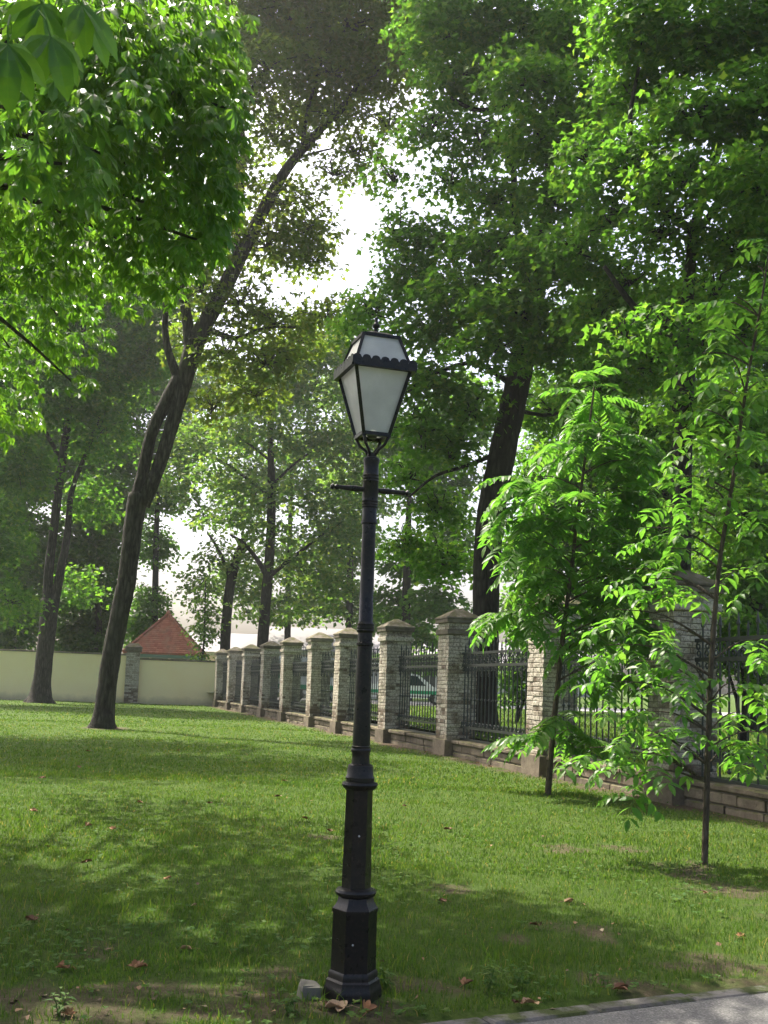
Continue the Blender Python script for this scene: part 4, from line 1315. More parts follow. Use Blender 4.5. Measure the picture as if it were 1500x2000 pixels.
for i, (lab, px, py, Yd, bl, lf, cv) in enumerate(far_specs):
    b_ = P(px, py, Yd)
    bz_ = zo(Yd) if px > 430 else 0.0
    hz_ = bl[len(bl) // 2]
    d0 = P(px, 1341, Yd)
    base_py = 1341 + (px - 750) * math.tan(ROLL) + (EYE - bz_) * F / Yd
    make_tree('background_tree', lab, [(px, base_py, 22 * 60 / Yd), (px + 4, (base_py + hz_[1]) / 2, 17 * 60 / Yd), (px + 10, hz_[1], 9 * 60 / Yd)], [],
              [blob(x, y, Yd + random.uniform(-2, 2), rx, ry, 1) for x, y, rx, ry in bl], Yd, bz_, lf, 'dark_bark', .22 if Yd < 50 else .34, 8.5 * cv, 'quad', 'trees in the background', 30 + i, 6, 1.3, spray=.75)

# shrubs outside the fence
for i, (lab, px, Yd, bl) in enumerate([
    ('dark green bush outside the fence right of the thick trunk', 1010, 34, [(1005, 1330, 45, 50), (1040, 1280, 40, 50)]),
    ('dark bush outside the fence seen through the right edge panel', 1450, 24, [(1440, 1230, 60, 60), (1490, 1270, 50, 55), (1410, 1270, 40, 40)]),
    ('bush beyond the street between the car and the lamp', 760, 66, [(745, 1300, 40, 25), (790, 1305, 40, 20), (830, 1290, 40, 25)])]):
    b_ = P(px, 1340, Yd)
    loc = Vector((b_.x, Yd, zo(Yd)))
    root = empty('bush', loc, lab, 'bush')
    pp, rot, ss, _s = leaves_in([blob(x, y, Yd, rx, ry, 1) for x, y, rx, ry in bl], .16 if Yd < 40 else .26, 5, spray=.4, seed=60 + i)
    tag(link('foliage', scatter_mesh('foliage', quad_v, quad_f, pp - np.array(loc), rot, ss, M['dark']), root), kind='stuff')
    q = MB()
    for c, sc in _s:
        q.tube([Vector((0, 0, 0)), (Vector(c) - loc) * .5 + Vector((.1, 0, 0)), Vector(c) - loc], [.06, .04, .015], 6)
    q.build('stem', M['dark_bark'], root)

# ------------------------------------------------------------------ compound leaves
def leaflet(L, W, fold=.25, curve=.15, n=4):
    """folded, pointed leaflet along +y; returns verts, quads/tris as 4-index faces"""
    prof = [(0, .04), (.25, .8), (.5, 1.0), (.78, .62), (1.0, .02)]
    vs, fs = [], []
    for y_, w_ in prof:
        z_ = -curve * L * y_ * y_
        hw_ = W / 2 * w_
        vs += [(-hw_, y_ * L, z_ + fold * hw_), (0, y_ * L, z_), (hw_, y_ * L, z_ + fold * hw_)]
    for k in range(len(prof) - 1):
        a_ = k * 3
        fs += [(a_, a_ + 1, a_ + 4, a_ + 3), (a_ + 1, a_ + 2, a_ + 5, a_ + 4)]
    return [Vector(v) for v in vs], fs


def frond_mesh(name, L, pairs, lw, ll, arch, mt, seed, stemr=.005):
    rr = random.Random(seed)
    q = MB()
    pts = []
    for k in range(9):
        s_ = k / 8
        pts.append(Vector((rr.uniform(-.004, .004), L * (s_ - .18 * arch * s_ ** 2), L * (.12 * s_ - arch * .55 * s_ ** 2))))
    def at(s_):
        f_ = s_ * 8; i_ = min(7, int(f_))
        return pts[i_].lerp(pts[i_ + 1], f_ - i_), (pts[i_ + 1] - pts[i_]).normalized()
    q.tube(pts, [stemr * (1 - .7 * k / 8) for k in range(9)], 4, False)
    for k in range(pairs):
        s_ = .2 + .76 * k / max(1, pairs - 1)
        p_, tn = at(s_)
        sz = (.75 + .5 * math.sin(math.pi * (.15 + .75 * k / pairs))) * rr.uniform(.88, 1.1)
        for sd in (-1, 1):
            v, f = leaflet(ll * sz, lw * sz, .25, rr.uniform(.1, .4))
            out = (Vector((sd, 0, 0)) + tn * rr.uniform(.25, .5) + Vector((0, 0, rr.uniform(-.35, .05)))).normalized()
            nrm = (Vector((0, 0, 1)) + Vector((rr.uniform(-.3, .3), rr.uniform(-.3, .3), 0)))
            nrm = (nrm - out * nrm.dot(out)).normalized()
            Mx = Matrix((out.cross(nrm), out, nrm)).transposed()
            q.add([p_ + Mx @ x for x in v], f)
    v, f = leaflet(ll, lw, .25, .2)
    p_, tn = at(.99)
    nrm = Vector((0, 0, 1)); nrm = (nrm - tn * nrm.dot(tn)).normalized()
    Mx = Matrix((tn.cross(nrm), tn, nrm)).transposed()
    q.add([p_ + Mx @ x for x in v], f)
    return q.mesh(name, mt)


def palm_mesh(name, size, nl, mt, seed, low=False):
    rr = random.Random(seed)
    q = MB()
    if not low: q.tube([Vector((0, 0, 0)), Vector((0, size * .35, .02)), Vector((0, size * .6, -.01))], .004, 4, False)
    hub = Vector((0, size * .6, -.01))
    for k in range(nl):
        a_ = (k - (nl - 1) / 2) * R(34) + rr.uniform(-.1, .1)
        ll = size * (1 - .12 * abs(k - (nl - 1) / 2)) * rr.uniform(.9, 1.05)
        cv_ = rr.uniform(.25, .55)
        v, f = leaflet(ll, ll * .4, .22, cv_)
        if low:
            v, f = [Vector((0, 0, 0)), Vector((ll * .2, ll * .6, -.16 * cv_ * ll)), Vector((0, ll, -cv_ * ll)), Vector((-ll * .2, ll * .6, -.16 * cv_ * ll))], [(0, 1, 2), (0, 2, 3)]
        out = Vector((math.sin(a_), math.cos(a_), rr.uniform(-.55, -.2))).normalized()
        nrm = Vector((0, .1, 1)); nrm = (nrm - out * nrm.dot(out)).normalized()
        Mx = Matrix((out.cross(nrm), out, nrm)).transposed()
        # widest beyond the middle, as a horse chestnut's leaflets are
        v = [Vector((x.x * (.55 + .75 * min(1, x.y / ll * 1.3)), x.y, x.z)) for x in v]
        q.add([hub + Mx @ x for x in v], f)
    return q.mesh(name, mt)


def place(me_, name, parent, p, out, up, s=1.0):
    out = out.normalized()
    up = (up - out * up.dot(out)).normalized()
    o_ = link(name, me_, parent)
    Mx = Matrix((out.cross(up), out, up)).transposed().to_4x4()
    o_.matrix_local = Matrix.Translation(p) @ Mx @ Matrix.Scale(s, 4)
    return o_


def sapling(name, label, trunk_px, Yd, base, clusters, meshes, trunk_w, rd, seed, nmin, nmax, droop, smin=.7, smax=1.12):
    rr = random.Random(seed)
    root = empty(name, base, label, 'sapling')
    pts = [P(x, y, Yd + dy) - base for x, y, dy in trunk_px]
    pts[0] = Vector((0, 0, 0)); 
    rad = [trunk_w[0] + (trunk_w[1] - trunk_w[0]) * k / (len(pts) - 1) for k in range(len(pts))]
    a_, b_ = smooth_path(pts, rad, 4)
    a_ = [Vector((0, 0, -.1))] + a_; b_ = [b_[0] * 1.25] + b_
    MB().tube(a_, b_, 10, True, .04).build('trunk', M['sapling_bark'], root, smooth=True)
    jobs = []
    for cx, cy, dY in clusters:
        c = P(cx, cy, Yd + dY) - base
        # branch leaves the trunk a little below the cluster
        best = min(a_, key=lambda p_: abs(p_.z - max(.75, c.z - .12 - .16 * (Vector((p_.x - c.x, p_.y - c.y, 0)).length))))
        far_ = (c - best).length
        if far_ > .12:
            mid = best.lerp(c, .5) + Vector((0, 0, .12 * far_))
            s1, s2 = smooth_path([best, mid, c], [max(.007, .012 * far_ + .004), .007, .004], 3)
            MB().tube(s1, s2, 6, False).build('branch', M['sapling_bark'], root, smooth=True)
        dirout = Vector((c.x - best.x, c.y - best.y, 0))
        for k in range(rr.randint(nmin, nmax)):
            an = rr.uniform(0, 2 * math.pi)
            out = Vector((math.cos(an), math.sin(an), rr.uniform(-.35, .45) - droop)) + dirout * .5
            start = c - Vector((0, 0, rr.uniform(0, .18))) - dirout * rr.uniform(0, .25)
            jobs.append((rr.choice(meshes), start, out.normalized(), Vector((rr.uniform(-.2, .2), rr.uniform(-.2, .2), 1)), rr.uniform(smin, smax)))
    jobs.sort(key=lambda j: (j[1] + base - CAM).length / j[4])
    for me_, st_, out, up, sc_ in jobs[:290]: place(me_, 'leaf', root, st_, out, up, sc_)
    if jobs[290:]:
        q = MB()
        for me_, st_, out, up, sc_ in jobs[290:]:
            up = (up - out * up.dot(out)).normalized()
            Mx = Matrix((out.cross(up), out, up)).transposed() * sc_
            q.add([st_ + Mx @ v.co for v in me_.vertices], [tuple(p_.vertices) for p_ in me_.polygons])
        tag(q.build('foliage', M['ash'], root), kind='stuff')
    return root


ail = [frond_mesh('leaf', .82, 10, .062, .17, .75 + .2 * (k % 3), M['ash'], k) for k in range(5)]
ash = [frond_mesh('leaf', .42, 4, .062, .135, .5 + .25 * (k % 3), M['ash'], 40 + k, .003) for k in range(5)]

b1 = G(1070, 1553)
sapling('sapling', 'pale green sapling with long drooping feather leaves, beside the low wall',
        [(1070, 1553, 0), (1078, 1450, 0), (1090, 1330, 0), (1102, 1220, 0), (1114, 1130, 0), (1128, 1010, 0), (1142, 900, 0), (1155, 800, 0), (1163, 735, 0)], b1.y, b1,
        [(1163, 735, 0), (1160, 770, 0), (1150, 820, .1), (1180, 840, -.3), (1140, 880, .3), (1210, 900, .3), (1250, 900, -.2), (1020, 935, .2), (1050, 960, -.3), (1090, 950, .4), (1010, 970, 0), (1150, 980, -.4), (1210, 1000, .3), (1270, 960, .2),
         (1060, 1030, .2), (1120, 1060, -.4), (1190, 1080, .4), (1250, 1060, 0), (1040, 1110, .3), (1100, 1130, -.4), (1170, 1160, .3), (1230, 1150, -.3), (1010, 1180, -.2), (980, 1195, .2), (1150, 1230, -.4), (1210, 1240, .4), (1110, 1390, -.4), (1060, 1420, .1), (1130, 1420, .2), (1180, 1310, -.3), (1250, 1290, .2), (1200, 1120, .1), (1240, 1210, -.2), (1160, 1100, .3), (1270, 1130, .2), (1280, 1230, 0), (1110, 860, .2), (1225, 850, -.2), (1000, 1010, .2), (1030, 1050, -.3), (1290, 1040, .3), (1200, 960, .3), (1100, 1010, 0), (1080, 1180, .3)],
        ail, (.05, .012), 1.2, 3, 6, 9, .05, .8, 1.2)
b2 = G(1376, 1688)
sapling('sapling', 'taller sapling with dark straight trunk and broad leaflets at the right',
        [(1376, 1688, 0), (1380, 1560, 0), (1384, 1430, 0), (1388, 1320, 0), (1396, 1200, 0), (1408, 1080, 0), (1428, 960, 0), (1444, 850, 0), (1460, 740, 0), (1478, 640, 0), (1492, 560, 0), (1500, 500, 0)], b2.y, b2,
        [(1500, 470, 0), (1480, 520, .2), (1440, 580, 0), (1390, 590, .3), (1490, 600, -.2), (1400, 640, 0), (1470, 680, .3), (1430, 700, -.3), (1370, 690, .2), (1410, 760, .2), (1500, 740, 0), (1380, 800, -.2), (1450, 830, .3), (1340, 860, .2), (1400, 880, 0), (1490, 860, -.2), (1320, 930, .1), (1380, 950, -.3), (1300, 990, .3),
         (1350, 1010, 0), (1440, 960, .2), (1260, 1030, .1), (1310, 1070, -.2), (1220, 1110, .2), (1270, 1130, 0), (1490, 1000, 0), (1470, 1110, .1), (1330, 1140, .3), (1200, 1190, .1), (1250, 1210, -.2), (1300, 1230, .3), (1180, 1260, 0), (1240, 1290, .2), (1200, 1330, -.1), (1290, 1330, .2), (1330, 1290, -.3),
         (1250, 1390, 0), (1190, 1420, .2), (1230, 1470, -.1), (1290, 1440, .2), (1330, 1400, 0), (1440, 1390, .1), (1480, 1350, 0), (1450, 1450, .2), (1500, 1430, -.1), (1430, 1330, -.2), (1150, 1460, .1), (1220, 1520, 0), (1500, 1250, .2)],
        ash, (.031, .008), .9, 9, 4, 6, .1, .6, 1.0)

# young tree by the yellow wall
b3 = wall_at(381, 1376); b3 = G(381, 1376.5)
root = empty('young_tree', b3, 'thin young tree in front of the yellow wall below the red roof', 'tree')
a_, r_ = smooth_path(*limb_pts([(381, 1376, 5), (383, 1330, 5), (390, 1300, 4), (397, 1270, 4), (400, 1200, 3), (402, 1130, 2)], b3.y), 4)
a_[0] = Vector((b3.x, b3.y, -.05))
MB().tube([p_ - b3 for p_ in a_], r_, 7, True, .05).build('trunk', M['bark'], root, smooth=True)
pp, rot, ss, _s = leaves_in([blob(398, 1270, b3.y, 26, 22, .8), blob(385, 1235, b3.y, 30, 22, .8), blob(408, 1225, b3.y, 26, 24, .8), blob(395, 1185, b3.y, 30, 22, .8), blob(405, 1140, b3.y, 24, 26, .7), blob(392, 1295, b3.y, 20, 10, .6)], .22, 1.9, spray=.45, seed=77)
tag(link('crown', scatter_mesh('crown', quad_v, quad_f, pp - np.array(b3), rot, ss, M['far']), root), kind='stuff')

# ------------------------------------------------------------------ foreground horse chestnut, trunk outside the frame
YC = 8.5
cb = Vector((-5.6, 8.3, 0))
root = empty('chestnut_tree', cb, 'horse chestnut with bright palmate leaves hanging in at the upper left', 'tree')
MB().tube([(0, 0, -.1), (0, 0, .2), (.05, .1, 2), (.1, .2, 4.2), (.2, .3, 7), (.3, .4, 11)], [.5, .38, .32, .28, .2, .1], 14, True, .05).build('trunk', M['bark'], root, smooth=True)
palms = [palm_mesh('leaf', .21, 5 + (k % 2) * 2, M['chestnut'], 90 + k) for k in range(6)]
cl = []
rr = random.Random(21)
chest = [(330, 30, 120, 50, 9), (400, 120, 60, 60, 10), (250, 110, 110, 60, 8.6), (380, 190, 60, 60, 10), (330, 240, 90, 60, 9.5), (180, 180, 90, 50, 8), (90, 220, 70, 40, 7.8), (120, 320, 70, 40, 7.8), (400, 280, 50, 70, 10), (410, 380, 40, 50, 10.2),
         (350, 420, 60, 60, 10), (280, 350, 70, 70, 9.8), (390, 470, 30, 40, 10), (440, 210, 25, 20, 9.2), (200, 60, 120, 60, 8.4), (60, 120, 90, 70, 9), (200, 300, 80, 60, 9.5), (60, 380, 90, 60, 10.5), (180, 430, 110, 60, 11), (300, 500, 70, 60, 11), (50, 500, 90, 60, 11.5), (340, 130, 80, 60, 9.8), (140, 20, 120, 40, 8.6)]
spots = []
for cx, cy, rx, ry, Yd in chest:
    c = P(cx, cy, Yd)
    n_ = int(rx * ry / 33 * (Yd / 8)) + 4
    st_ = Vector((.15, .25, min(6.6, max(3.0, c.z - .4))))
    mid = st_.lerp(c - cb, .55) + Vector((0, 0, .35))
    s1, s2 = smooth_path([st_, mid, c - cb], [.05, .03, .012], 4)
    MB().tube(s1, s2, 7, False, .04).build('branch', M['bark'], root, smooth=True)
    for k in range(n_):
        a_ = rr.uniform(0, 2 * math.pi); q_ = math.sqrt(rr.random()) * (1 + .55 * rr.random() ** 3)
        p_ = P(cx + rx * q_ * math.cos(a_), cy + ry * q_ * math.sin(a_), Yd + rr.uniform(-1.3, 1.3))
        out = Vector((math.cos(a_) * .8 + .25, rr.uniform(-1, .5), rr.uniform(-.6, .15)))
        up = Vector((rr.uniform(-.35, .35), rr.uniform(-.6, .15), 1))
        spots.append((p_ - cb, out, up, rr.uniform(.45, .9)))
low_part = [(50, 560, 100, 60, 14), (180, 520, 120, 60, 14.5), (270, 560, 50, 40, 14), (20, 680, 90, 60, 15), (140, 650, 70, 50, 15.5), (0, 800, 70, 50, 15.5), (120, 480, 120, 60, 13), (140, 745, 30, 14, 14)]
for cx, cy, rx, ry, Yd in low_part:
    c = P(cx, cy, Yd)
    st_ = Vector((.2, .3, min(6.6, max(3.5, c.z - .3))))
    mid = st_.lerp(c - cb, .55) + Vector((0, 0, .4))
    s1, s2 = smooth_path([st_, mid, c - cb], [.05, .03, .01], 4)
    MB().tube(s1, s2, 7, False, .04).build('branch', M['bark'], root, smooth=True)
    for k in range(int(rx * ry / 38)):
        a_ = rr.uniform(0, 2 * math.pi); q_ = math.sqrt(rr.random()) * (1 + .4 * rr.random() ** 3)
        p_ = P(cx + rx * q_ * math.cos(a_), cy + ry * q_ * math.sin(a_), Yd + rr.uniform(-1.4, 1.4))
        spots.append((p_ - cb, Vector((math.cos(a_) * .8 + .2, rr.uniform(-1, .6), rr.uniform(-.6, .2))), Vector((rr.uniform(-.4, .4), rr.uniform(-.6, .2), 1)), rr.uniform(.6, .95)))
spots.sort(key=lambda s_: (s_[0] + cb - CAM).length / s_[3])
for p_, out, up, s_ in spots[:292]:
    place(rr.choice(palms), 'leaf', root, p_, out, up, s_)
q = MB()
pv = []
for me_ in [palm_mesh('leaf', .21, 5 + (k % 2) * 2, M['chestnut'], 90 + k, True) for k in range(6)]:
    pv.append(([Vector(v.co) for v in me_.vertices], [tuple(p.vertices) for p in me_.polygons]))
    bpy.data.meshes.remove(me_)
for p_, out, up, s_ in spots[292:]:
    out = out.normalized(); up = (up - out * up.dot(out)).normalized()
    Mx = Matrix((out.cross(up), out, up)).transposed() * s_
    v, f = rr.choice(pv)
    q.add([p_ + Mx @ x for x in v], f)
tag(q.build('foliage', M['chestnut'], root), kind='stuff')
# unseen rest of its crown, clumps added to shade near lawn and corner spray
def high_crown(root, base, fork, blobs_, leaf, size, cover, seed):
    pp, rot, ss, _s = leaves_in([(Vector(c), r, d) for c, r, d in blobs_], size, cover, spray=.6, seed=seed)
    tag(link('crown', scatter_mesh('crown', maple_v, maple_f, pp - np.array(base), rot, ss, M[leaf]), root), kind='stuff')
    for c, r, d in blobs_:
        e = Vector(c) - base
        s1, s2 = smooth_path([fork, fork.lerp(e, .5) + Vector((0, 0, .5)), e], [.12, .08, .03], 4)
        MB().tube(s1, s2, 7, False, .04).build('branch', M['bark'], root, smooth=True)


high_crown(root, cb, Vector((.2, .3, 6.6)), [((-8.4, 8.4, 9), (2.2, 2.6, 2), 1.5), ((-9.6, 11, 9.6), (2.2, 2.4, 2), 1.5), ((-8.2, 11.8, 11.8), (2, 2, 1.5), 1.4), ((-10, 13, 12), (2.2, 2.2, 1.7), 1.4), ((-6.8, 6.2, 8.6), (1.6, 1.8, 1.4), 1.2), ((-2.5, 4.3, 6.7), (1.2, 1, .6), 1.3), ((-6.2, 3.6, 8.2), (2.2, 1.6, 1.6), .7), ((-3.3, 5.0, 8.2), (1.7, 1.3, 1.0), .9), ((-5.4, 6, 9.6), (1.8, 1.2, 1.2), .5)], 'chestnut', .3, 3.0, 44)
lb_ = Vector((-14.5, 27, 0))
lroot = empty('maple_tree', lb_, 'dark maple reaching in at the left edge between the chestnut and the forked tree', 'tree')
MB().tube([(0, 0, -.1), (0, 0, .2), (.05, .1, 2), (.1, 0, 5), (.4, .1, 9), (.9, .3, 14)], [.55, .42, .36, .32, .26, .12], 14, True, .05).build('trunk', M['dark_bark'], lroot, smooth=True)
high_crown(lroot, lb_, Vector((.3, .1, 8)), [((-13, 27, 14), (3.2, 2.6, 2.4), .8), ((-10.2, 26, 14.5), (2.6, 2.4, 2), .7), ((-14.5, 24.5, 11), (3, 2.6, 2.6), .8), ((-12, 29.5, 11), (2.6, 2.4, 2.2), .7), ((-9.8, 28.5, 17), (2.6, 2.4, 2), .6), ((-13, 26, 17.5), (3, 2.6, 2), .6),
            ((-16.5, 29, 13), (2.6, 2.6, 2.6), .7), ((-10.8, 25.5, 9.6), (2, 1.8, 1.5), .6), ((-12.6, 25, 7.4), (2, 1.8, 1.3), .5), ((-11, 31, 14), (2.4, 2.2, 2), .7)], 'maple', .2, 2.6, 46)
rb = Vector((7.6, 10.2, zo(10)))  # added maple, out of view; its crown only shades the near lawn
rroot = empty('maple_tree', rb, 'unseen maple added beyond the right edge to shade the near lawn', 'tree')
MB().tube([(0, 0, -.1), (0, 0, .2), (-.05, .1, 2), (-.1, .2, 5), (-.3, .4, 9), (-.6, .8, 13)], [.5, .4, .34, .3, .24, .12], 14, True, .05).build('trunk', M['dark_bark'], rroot, smooth=True)
high_crown(rroot, rb, Vector((-.3, .4, 8.6)), [((.9, 12.4, 13.6), (2.2, 1.8, 1.7), .9), ((3.4, 12.8, 14), (2.2, 1.9, 1.9), .9), ((-.4, 14.6, 15.2), (2, 1.8, 1.6), .8), ((2, 15.2, 15.6), (2.4, 2, 1.8), .9), ((4.8, 14.6, 15.8), (2, 2, 2), .8), ((6.8, 11, 14), (2.6, 2.4, 2.4), .8), ((1, 10.2, 13.2), (2, 1.6, 1.5), .8), ((3.8, 10, 13.6), (2.2, 2, 1.8), .8)],
           'maple', .24, 3.2, 45)
# the near dark spray in the top left corner
nb_ = [(20, 70, 3.0, (.1, -.3, -1), 1.15), (75, 60, 3.1, (.5, -.2, -.9), 1.1), (105, 10, 3.2, (.9, .1, -.5), 1.1), (-25, 60, 3.0, (-.5, -.2, -.9), 1.1), (40, -20, 3.1, (.6, .2, -.8), 1.2), (130, 30, 3.4, (.8, 0, -.8), 1)]
s1, s2 = smooth_path([Vector((.2, .1, 4.2)), (P(-600, -150, 4.2) - cb), (P(-120, -90, 3.2) - cb), (P(60, -10, 3.1) - cb)], [.07, .04, .02, .01], 5)
MB().tube(s1, s2, 7, False, .03).build('branch', M['bark'], root, smooth=True)
for px, py, Yd, out, s_ in nb_:
    place(palms[1], 'leaf', root, P(px, py - 40, Yd) - cb, Vector(out), Vector((.1, -.75, .6)), s_ * .75)

# ------------------------------------------------------------------ grass
def grass(n, y0, y1, dens_pow, hgt, wid, seed, name, region):
    g = np.random.default_rng(seed)
    u = g.random(n)
    yy = (y0 ** (1 - dens_pow) + u * (y1 ** (1 - dens_pow) - y0 ** (1 - dens_pow))) ** (1 / (1 - dens_pow))
    half = yy * .42 + 1.2
    xx = g.uniform(-1, 1, n) * half
    return xx, yy, g


def blades(xx, yy, zz, hh, ww, g):
    n = len(xx)
    az = g.uniform(0, 2 * np.pi, n)
    lean_ = g.normal(size=(n, 2)) * .38
    dx, dy = np.cos(az) * ww / 2, np.sin(az) * ww / 2
    b0 = np.stack([xx - dx, yy - dy, zz - .006], 1); b1_ = np.stack([xx + dx, yy + dy, zz - .006], 1)
    m0 = np.stack([xx - dx * .75 + lean_[:, 0] * hh * .4, yy - dy * .75 + lean_[:, 1] * hh * .4, zz + hh * .6], 1)
    m1 = np.stack([xx + dx * .75 + lean_[:, 0] * hh * .4, yy + dy * .75 + lean_[:, 1] * hh * .4, zz + hh * .6], 1)
    tp = np.stack([xx + lean_[:, 0] * hh * 1.1, yy + lean_[:, 1] * hh * 1.1, zz + hh], 1)
    return b0, b1_, m0, m1, tp


VV, FF, off = [], [], 0
for n, y0, y1, pw, hgt, wid, seed in ((145000, 4.3, 9.5, 1.0001, .036, .0046, 1), (26000, 4.3, 7.5, 1.0001, .085, .005, 5), (120000, 9, 17, 1.0001, .036, .0085, 2), (110000, 16, 36, 1.0001, .042, .017, 3), (42000, 34, 66, 1.0001, .05, .036, 4)):
    xx, yy, g = grass(n, y0, y1, pw, hgt, wid, seed, '', None)
    soil = soil_at(xx, yy)
    keep = (pdist(xx, yy) < -.13) & (fdist(xx, yy) > .3) & (g.random(n) > soil * 1.25) & (g.random(n) < .45 + .8 * vnoise(xx, yy, .22, 8))
    wd_ = (xx - wA.x) * wdir.y - (yy - wA.y) * wdir.x
    keep &= wd_ > .15
    for p_, r_ in ((LB, .16), (tree1_base, .5), (tree2_base, .6)):
        keep &= np.hypot(xx - p_.x, yy - p_.y) > r_
    if seed == 5: keep &= g.random(n) < np.clip((vnoise(xx, yy, .3, 21) - .5) * 3, 0, 1) + .9 * (np.hypot(xx - LB.x, yy - LB.y) < .3)
    xx, yy = xx[keep], yy[keep]
    hh = hgt * g.uniform(.45, 1.25, len(xx)) * (.65 + .7 * vnoise(xx, yy, .6, 4))
    ww = wid * g.uniform(.7, 1.3, len(xx))
    b0, b1_, m0, m1, tp = blades(xx, yy, lawn_h(xx, yy), hh, ww, g)
    k = len(xx)
    # as two quads sharing one edge: base quad and a tip quad folded to a point
    V = np.stack([b0, b1_, m1, m0, tp], 1).reshape(-1, 3)
    i0 = np.arange(k) * 5 + off
    FF.append(np.stack([i0, i0 + 1, i0 + 2], 1)); FF.append(np.stack([i0, i0 + 2, i0 + 3], 1)); FF.append(np.stack([i0 + 3, i0 + 2, i0 + 4], 1))
    VV.append(V); off += 5 * k
tag(link('grass', np_mesh('grass', np.concatenate(VV), np.concatenate(FF), M['blade'])), 'short mown grass covering the lawn around the lamp', 'grass', kind='stuff')

# grass outside the fence
g = np.random.default_rng(9)
n = 25000
yy = 16 * (50 / 16) ** g.random(n)
lim = fA.x + fdir.x * ((yy - fA.y) / fdir.y) - fn.x * 0 + .4
xx = lim + g.random(n) ** 1.3 * (4 + yy * .35)
zz = .36 + np.maximum(0, yy - 15) * .0085
b0, b1_, m0, m1, tp = blades(xx, yy, zz, .09 * g.uniform(.5, 1.3, n), .03 * g.uniform(.7, 1.3, n), g)
V = np.stack([b0, b1_, m1, m0, tp], 1).reshape(-1, 3)
i0 = np.arange(n) * 5
tag(link('outer_grass', np_mesh('outer_grass', V, np.concatenate([np.stack([i0, i0 + 1, i0 + 2], 1), np.stack([i0, i0 + 2, i0 + 3], 1), np.stack([i0 + 3, i0 + 2, i0 + 4], 1)]), M['blade'])), 'grass on the verge outside the iron fence', 'grass', kind='stuff')

# weeds and clover among the grass
g = np.random.default_rng(15)
n = 8000
yy = 4.6 * (24 / 4.6) ** g.random(n); xx = g.uniform(-1, 1, n) * (yy * .4 + .6)
cl_ = vnoise(xx, yy, .7, 12)
keep = (g.random(n) < np.clip((cl_ - .5) * 3, .04, 1)) & (pdist(xx, yy) < -.1) & (fdist(xx, yy) > .32) & (np.hypot(xx - LB.x, yy - LB.y) > .17)
xx, yy = xx[keep], yy[keep]
k = len(xx)
per = 5
ang = (np.arange(per)[None] / per * 2 * np.pi + g.uniform(0, 6, (k, 1)))
pos_ = np.stack([np.repeat(xx, per), np.repeat(yy, per), np.repeat(lawn_h(xx, yy) + g.uniform(.015, .05, k), per)], 1)
tip = np.stack([np.cos(ang), np.sin(ang), np.full_like(ang, .25)], -1).reshape(-1, 3)
nn = np.stack([-np.cos(ang) * .3, -np.sin(ang) * .3, np.ones_like(ang)], -1).reshape(-1, 3) + g.normal(size=(k * per, 3)) * .2
ss = np.repeat(g.uniform(.015, .034, k), per) * g.uniform(.7, 1.2, k * per)
tag(link('weeds', scatter_mesh('weeds', quad_v, quad_f, pos_, frames(nn, tip), ss, M['weed'])), 'small broad leaved weeds scattered through the lawn', 'weeds', kind='stuff')

# taller leafy weeds by the path
def weed_plant(px, py, h, label, seed, nst=4):
    rr = random.Random(seed)
    b_ = G(px, py)
    root = empty('weed_plant', b_, label, 'plant', 'leafy weeds at the path edge')
    for k in range(nst):
        a_ = rr.uniform(0, 6.28); hh = h * rr.uniform(.6, 1.1)
        top = Vector((math.cos(a_) * hh * .35, math.sin(a_) * hh * .35, hh))
        st_ = MB().tube([(0, 0, -.01), top * .5 + Vector((0, 0, .01)), top], [.003, .0025, .0012], 4, False).build('stem', M['weed'], root)
        for j in range(7):
            s_ = .25 + .75 * j / 6
            v, f = leaflet(.05 * rr.uniform(.8, 1.2), .017, .2, .4)
            q = MB().add(v, f)
            o_ = link('leaf', q.mesh('leaf', M['weed']), st_)
            an = j * 2.4 + rr.uniform(-.3, .3)
            out = Vector((math.cos(an), math.sin(an), .25)).normalized(); up = Vector((0, 0, 1)); up = (up - out * up.dot(out)).normalized()
            o_.matrix_local = Matrix.Translation(top * s_) @ Matrix((out.cross(up), out, up)).transposed().to_4x4()


weed_plant(955, 1935, .13, 'leafy green weed at the path edge right of the lamp foot', 1, 5)
weed_plant(1010, 1930, .12, 'smaller leafy weed between the lamp foot and the curled orange leaf', 2, 4)
weed_plant(755, 1930, .09, 'low leafy weed touching the right side of the lamp foot', 3, 4)
weed_plant(560, 1985, .1, 'leafy weed growing in the bare soil left of the lamp', 4, 4)
weed_plant(115, 1985, .1, 'leafy weed in the bottom left corner of the lawn', 5, 4)

